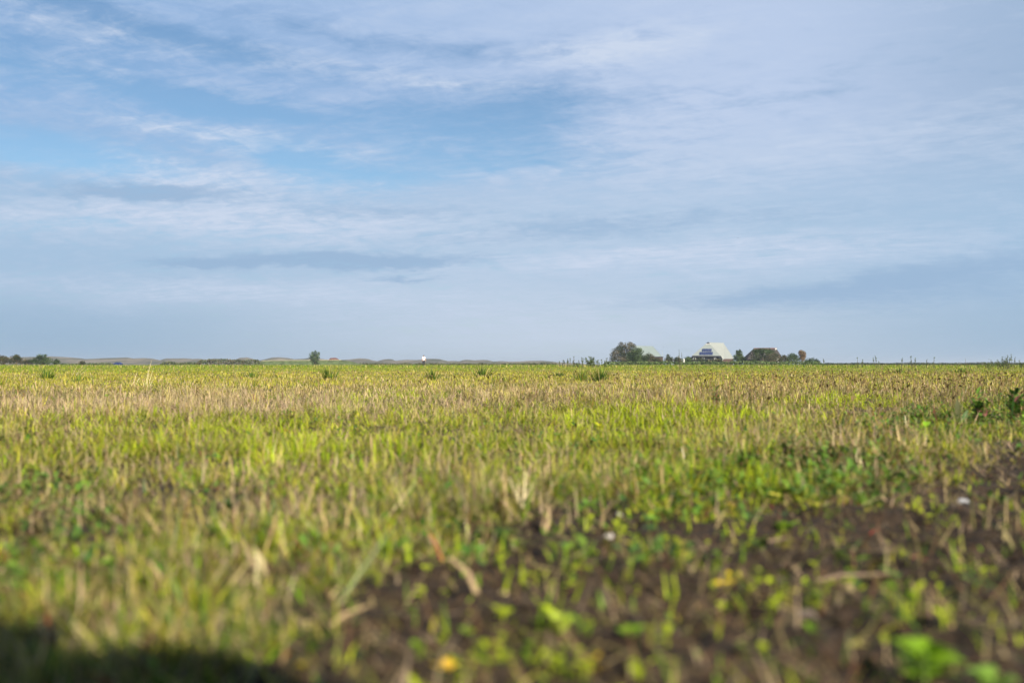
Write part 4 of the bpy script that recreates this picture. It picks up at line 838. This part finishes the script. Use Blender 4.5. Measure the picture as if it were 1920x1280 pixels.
def red_roof():
    d = 640.; t = thing('house', 'small red roofed cottage peeping over the grassy bank', 'house', (at(626, 684, d).x, d, 0)); o = Vector(t.location); Px = lambda px, py, dd=d: at(px, py, dd) - o
    fl, fr = Px(614, 677), Px(637, 677); rl, rr_ = Px(620, 671.3, d + 3), Px(630, 671.0, d + 3); bl, br = fl.copy(), fr.copy(); bl.y = br.y = 6
    b = B(); b.plate([fl, fr, rr_, rl], .2); b.plate([br, bl, rl, rr_], .2); b.plate([fr, br, rr_], .2); b.plate([bl, fl, rl], .2); b.build('roof', M_TILE, t)
    b = B(); b.box((fl.x + .3, .3, 0), (fr.x - .3, 5.7, fl.z - .02)); b.build('wall', M_BRICK, t)
    c = Px(618.6, 672); b = B(); b.box((c.x - .5, 1.6, c.z - 1.6), (c.x + .4, 2.6, c.z + .1)); b.build('chimney', M_BRICK, t)
red_roof()
def post(px, d, y0, w, mat, label, name='post'):
    b = B(); h = hz(y0, d); b.tube([(0, 0, -.2), (0, 0, h - w)], w, 8); b.tube([(0, 0, h - w + .002), (0, 0, h)], [w * 1.3, w * .6], 8); o = b.build(name, mat); o.location = (at(px, 684, d).x, d, 0); tag(o, label, 'post')
post(1282.3, 365, 672.5, .28, M_WHITE, 'short white post in the hedge left of the white barn')
post(1242, 505, 656, .09, plain('grey_pole', (.35, .37, .38)), 'thin grey pole right of the pale green barn', 'pole')

# ------------------------------------------------------------------ blue car
def car():
    d = 447.; t = thing('car', 'dark blue car parked before the dunes, half hidden by grass', 'car', (at(220.5, 684, d).x, d, 0)); W2 = .85
    prof = [(-2.05, .35), (-2.08, .62), (-1.95, .86), (-1.25, .95), (-.75, 1.34), (-.3, 1.46), (.55, 1.47), (1.15, 1.32), (1.75, .98), (2.0, .9), (2.08, .6), (2.05, .35)]
    k = len(prof); b = B(); V = []
    for s, yy in ((1, -W2), (.0, W2)):
        for (x, z) in prof: V.append((x, yy * (1 - .16 * max(0, z - .9) / .5), z))
    b.add(V, [tuple(range(k)), tuple(range(k, 2 * k))[::-1]] + [(i, k + i, k + (i + 1) % k, (i + 1) % k) for i in range(k)])
    b.build('body', plain('blue_car_paint', (.006, .016, .11), .25, var=.05, spec=.6), t)
    g = B(); 
    for (x0, x1, x2, x3) in ((-1.05, -.1, -.1, -.62), (0, 1.35, 1.0, 0)):
        g.add([(x0, -W2 * .985 - .002, .99), (x1, -W2 * .985 - .002, .99), (x2, -W2 * .86 - .008, 1.36), (x3, -W2 * .86 - .008, 1.36), (x0, -W2 * .9, .99), (x1, -W2 * .9, .99), (x2, -W2 * .78, 1.36), (x3, -W2 * .78, 1.36)],
              [(0, 1, 2, 3), (7, 6, 5, 4), (0, 4, 5, 1), (2, 6, 7, 3)])
    g.build('side_windows', M_GLASS, t)
    for x in (-1.3, 1.3):
        for y in (-W2, W2):
            w = B(); w.tube([(x, y - .1 * (1 if y > 0 else -1), .31), (x, y + .03 * (1 if y > 0 else -1), .31)], .31, 16); wh = w.build('wheel', plain('tyre', (.02, .02, .02)), t)
            w = B(); s = 1 if y > 0 else -1; w.tube([(x, y + .032 * s, .31), (x, y + .045 * s, .31)], .19, 12); w.build('rim', M_FRAME, wh)
car()

# ------------------------------------------------------------------ people
M_SKIN = plain('skin', (.50, .31, .22), .6, var=.05); M_HAIR = plain('dark_hair', (.03, .02, .015), .7)
def skinned(name, mat, pts, edges, rad, parent, root=0, sub=2):
    me = bpy.data.meshes.new(name); me.from_pydata(pts, edges, []); me.update(); me.materials.append(mat)
    o = link(bpy.data.objects.new(name, me), parent)
    me.attributes  # skin layer
    sk = o.modifiers.new('skin', 'SKIN'); sk.use_smooth_shade = True
    lay = me.skin_vertices[0] if len(me.skin_vertices) else None
    if lay:
        for i, r in enumerate(rad): lay.data[i].radius = (r, r) if not isinstance(r, tuple) else r
        lay.data[root].use_root = True
    s = o.modifiers.new('sub', 'SUBSURF'); s.levels = s.render_levels = sub
    return o
def person():
    d = 143.; b = at(794.3, 684, d); H = hz(665.2, d)   # crown of the head; the ground there is at 0
    s = H / 1.78; t = thing('person', 'person in a white shirt and dark trousers standing at the far edge of the field', 'person', (b.x, d, 0)); t.scale = (s * .84, s * .9, s)
    pts = [(0, 0, .95), (0, 0, 1.12), (0, 0, 1.38), (0, 0, 1.50), (0, -.01, 1.60), (0, -.01, 1.70),
           (-.10, 0, .90), (-.11, -.02, .50), (-.12, .02, .08), (-.12, -.12, .04), (.10, 0, .90), (.12, 0, .50), (.14, .02, .08), (.15, -.12, .04),
           (-.19, 0, 1.42), (-.25, .02, 1.15), (-.24, -.05, .90), (-.24, -.07, .82), (.19, 0, 1.42), (.29, .03, 1.17), (.36, -.04, .93), (.38, -.06, .85)]
    ed = [(0, 1), (1, 2), (2, 3), (3, 4), (4, 5), (0, 6), (6, 7), (7, 8), (8, 9), (0, 10), (10, 11), (11, 12), (12, 13), (2, 14), (14, 15), (15, 16), (16, 17), (2, 18), (18, 19), (19, 20), (20, 21)]
    rad = [(.15, .10), (.14, .10), (.15, .10), .055, .085, .085, .085, .06, .04, .04, .085, .06, .04, .04, .06, .045, .033, .03, .06, .045, .033, .03]
    skinned('body', M_SKIN, pts, ed, rad, t)
    top = [(0, 0, .93), (0, 0, 1.12), (0, 0, 1.38), (0, 0, 1.475), (-.195, 0, 1.42), (-.245, .015, 1.24), (.195, 0, 1.42), (.27, .02, 1.25)]
    skinned('shirt', plain('white_shirt', (.86, .83, .82), .8, var=.03), top, [(0, 1), (1, 2), (2, 3), (2, 4), (4, 5), (2, 6), (6, 7)], [(.19, .13), (.175, .125), (.185, .125), .07, .085, .07, .085, .07], t)
    tr = [(0, 0, .97), (-.10, 0, .88), (-.11, -.02, .50), (-.12, .02, .12), (.10, 0, .88), (.12, 0, .50), (.14, .02, .12)]
    skinned('trousers', plain('black_trousers', (.018, .018, .028), .8), tr, [(0, 1), (1, 2), (2, 3), (0, 4), (4, 5), (5, 6)], [(.17, .12), .11, .085, .07, .11, .085, .07], t)
    skinned('hair', M_HAIR, [(0, .03, 1.57), (0, .02, 1.67), (0, -.01, 1.74)], [(0, 1), (1, 2)], [.10, .125, .10], t)
    fc = B(); fc.tube([(0, -.09, 1.63), (0, -.118, 1.605), (0, -.09, 1.60)], [.008, .014, .012], 6); fc.build('nose', M_SKIN, t)
person()
def photographer():
    # kneels behind the camera; only the shadow shows at the bottom left
    t = thing('person', 'person kneeling behind the camera whose dark shadow falls at the bottom left', 'person', (0.27, -.56, 0)); t.scale = (1.1, 1.1, 1.1); t.rotation_euler = (0, 0, R(22))
    pts = [(0, 0, .52), (0, .0, .72), (0, .05, .98), (0, .10, 1.04), (0, .17, 1.07), (0, .20, 1.09),
           (-.14, 0, .46), (-.19, .32, .16), (-.19, -.10, .08), (-.19, -.26, .06), (.14, 0, .46), (.2, .30, .44), (.22, .24, .08), (.22, .34, .05),
           (-.24, .04, 1.0), (-.38, .10, .78), (-.14, .30, .62), (-.06, .36, .58), (.24, .04, 1.0), (.38, .10, .78), (.14, .30, .55), (.07, .36, .50)]
    ed = [(0, 1), (1, 2), (2, 3), (3, 4), (4, 5), (0, 6), (6, 7), (7, 8), (8, 9), (0, 10), (10, 11), (11, 12), (12, 13), (2, 14), (14, 15), (15, 16), (16, 17), (2, 18), (18, 19), (19, 20), (20, 21)]
    rad = [(.17, .13), (.17, .13), (.18, .13), .065, .10, .09, .11, .08, .06, .05, .11, .08, .055, .05, .085, .06, .04, .045, .085, .06, .04, .045]
    skinned('body', plain('grey_coat', (.10, .11, .12), .8), pts, ed, rad, t)
    skinned('hair', M_HAIR, [(0, .14, 1.06), (0, .17, 1.09), (0, .19, 1.11)], [(0, 1), (1, 2)], [.10, .12, .10], t)
photographer()

# ------------------------------------------------------------------ birds
M_BIRD = plain('bird_feathers', (.05, .05, .055), .8)
def bird(px, py, d, span, label, flap=.3):
    p = at(px, py, d); s = span / 2; b = B()
    b.tube([(0, -.34 * s, 0), (0, -.15 * s, .0), (0, .15 * s, 0), (0, .55 * s, 0)], [.03 * s, .13 * s, .11 * s, .03 * s], 8)
    for k in (-1, 1): b.plate([(k * .06 * s, -.14 * s, .02 * s), (k * .55 * s, -.20 * s, flap * s * .8), (k * s, .05 * s, flap * s * .55), (k * .5 * s, .10 * s, flap * s * .7), (k * .06 * s, .16 * s, .02 * s)], .03 * s)
    o = b.build('bird', M_BIRD); o.location = p; o.rotation_euler = (0, 0, rnd.uniform(-1, 1)); tag(o, label, 'bird', 'tiny birds in the sky')
bird(1384, 446, 150, .34, 'tiny dark bird high above the white barn')
bird(1547, 523, 160, .34, 'tiny bird above the right end of the farm, lower than the first')
bird(1100, 516, 160, .34, 'tiny bird high above the tall weeds left of the farm')
bird(675, 595, 170, .32, 'tiny bird above the dunes left of the person')
bird(1244, 651, 170, .34, 'tiny bird just right of the pale green barn roof')
bird(1277, 634, 170, .30, 'tiny bird above the gap between the two barns')
bird(118, 107, 150, .30, 'tiny bird high in the blue sky at the upper left')

# ------------------------------------------------------------------ haze: one even body of air round the whole scene
def haze():
    b = B(); b.box((-9600, -9600, -1.2), (9600, 9600, 32)); m = bpy.data.materials.new('haze_air'); m.use_nodes = True; t = m.node_tree; t.nodes.clear()
    o_ = t.nodes.new('ShaderNodeOutputMaterial'); v = t.nodes.new('ShaderNodeVolumePrincipled'); v.inputs['Color'].default_value = (.80, .88, 1, 1); v.inputs['Density'].default_value = .00016; v.inputs['Anisotropy'].default_value = .2
    t.links.new(v.outputs[0], o_.inputs['Volume']); o = b.build('haze', m); tag(o, None, None, kind='stuff')
haze()
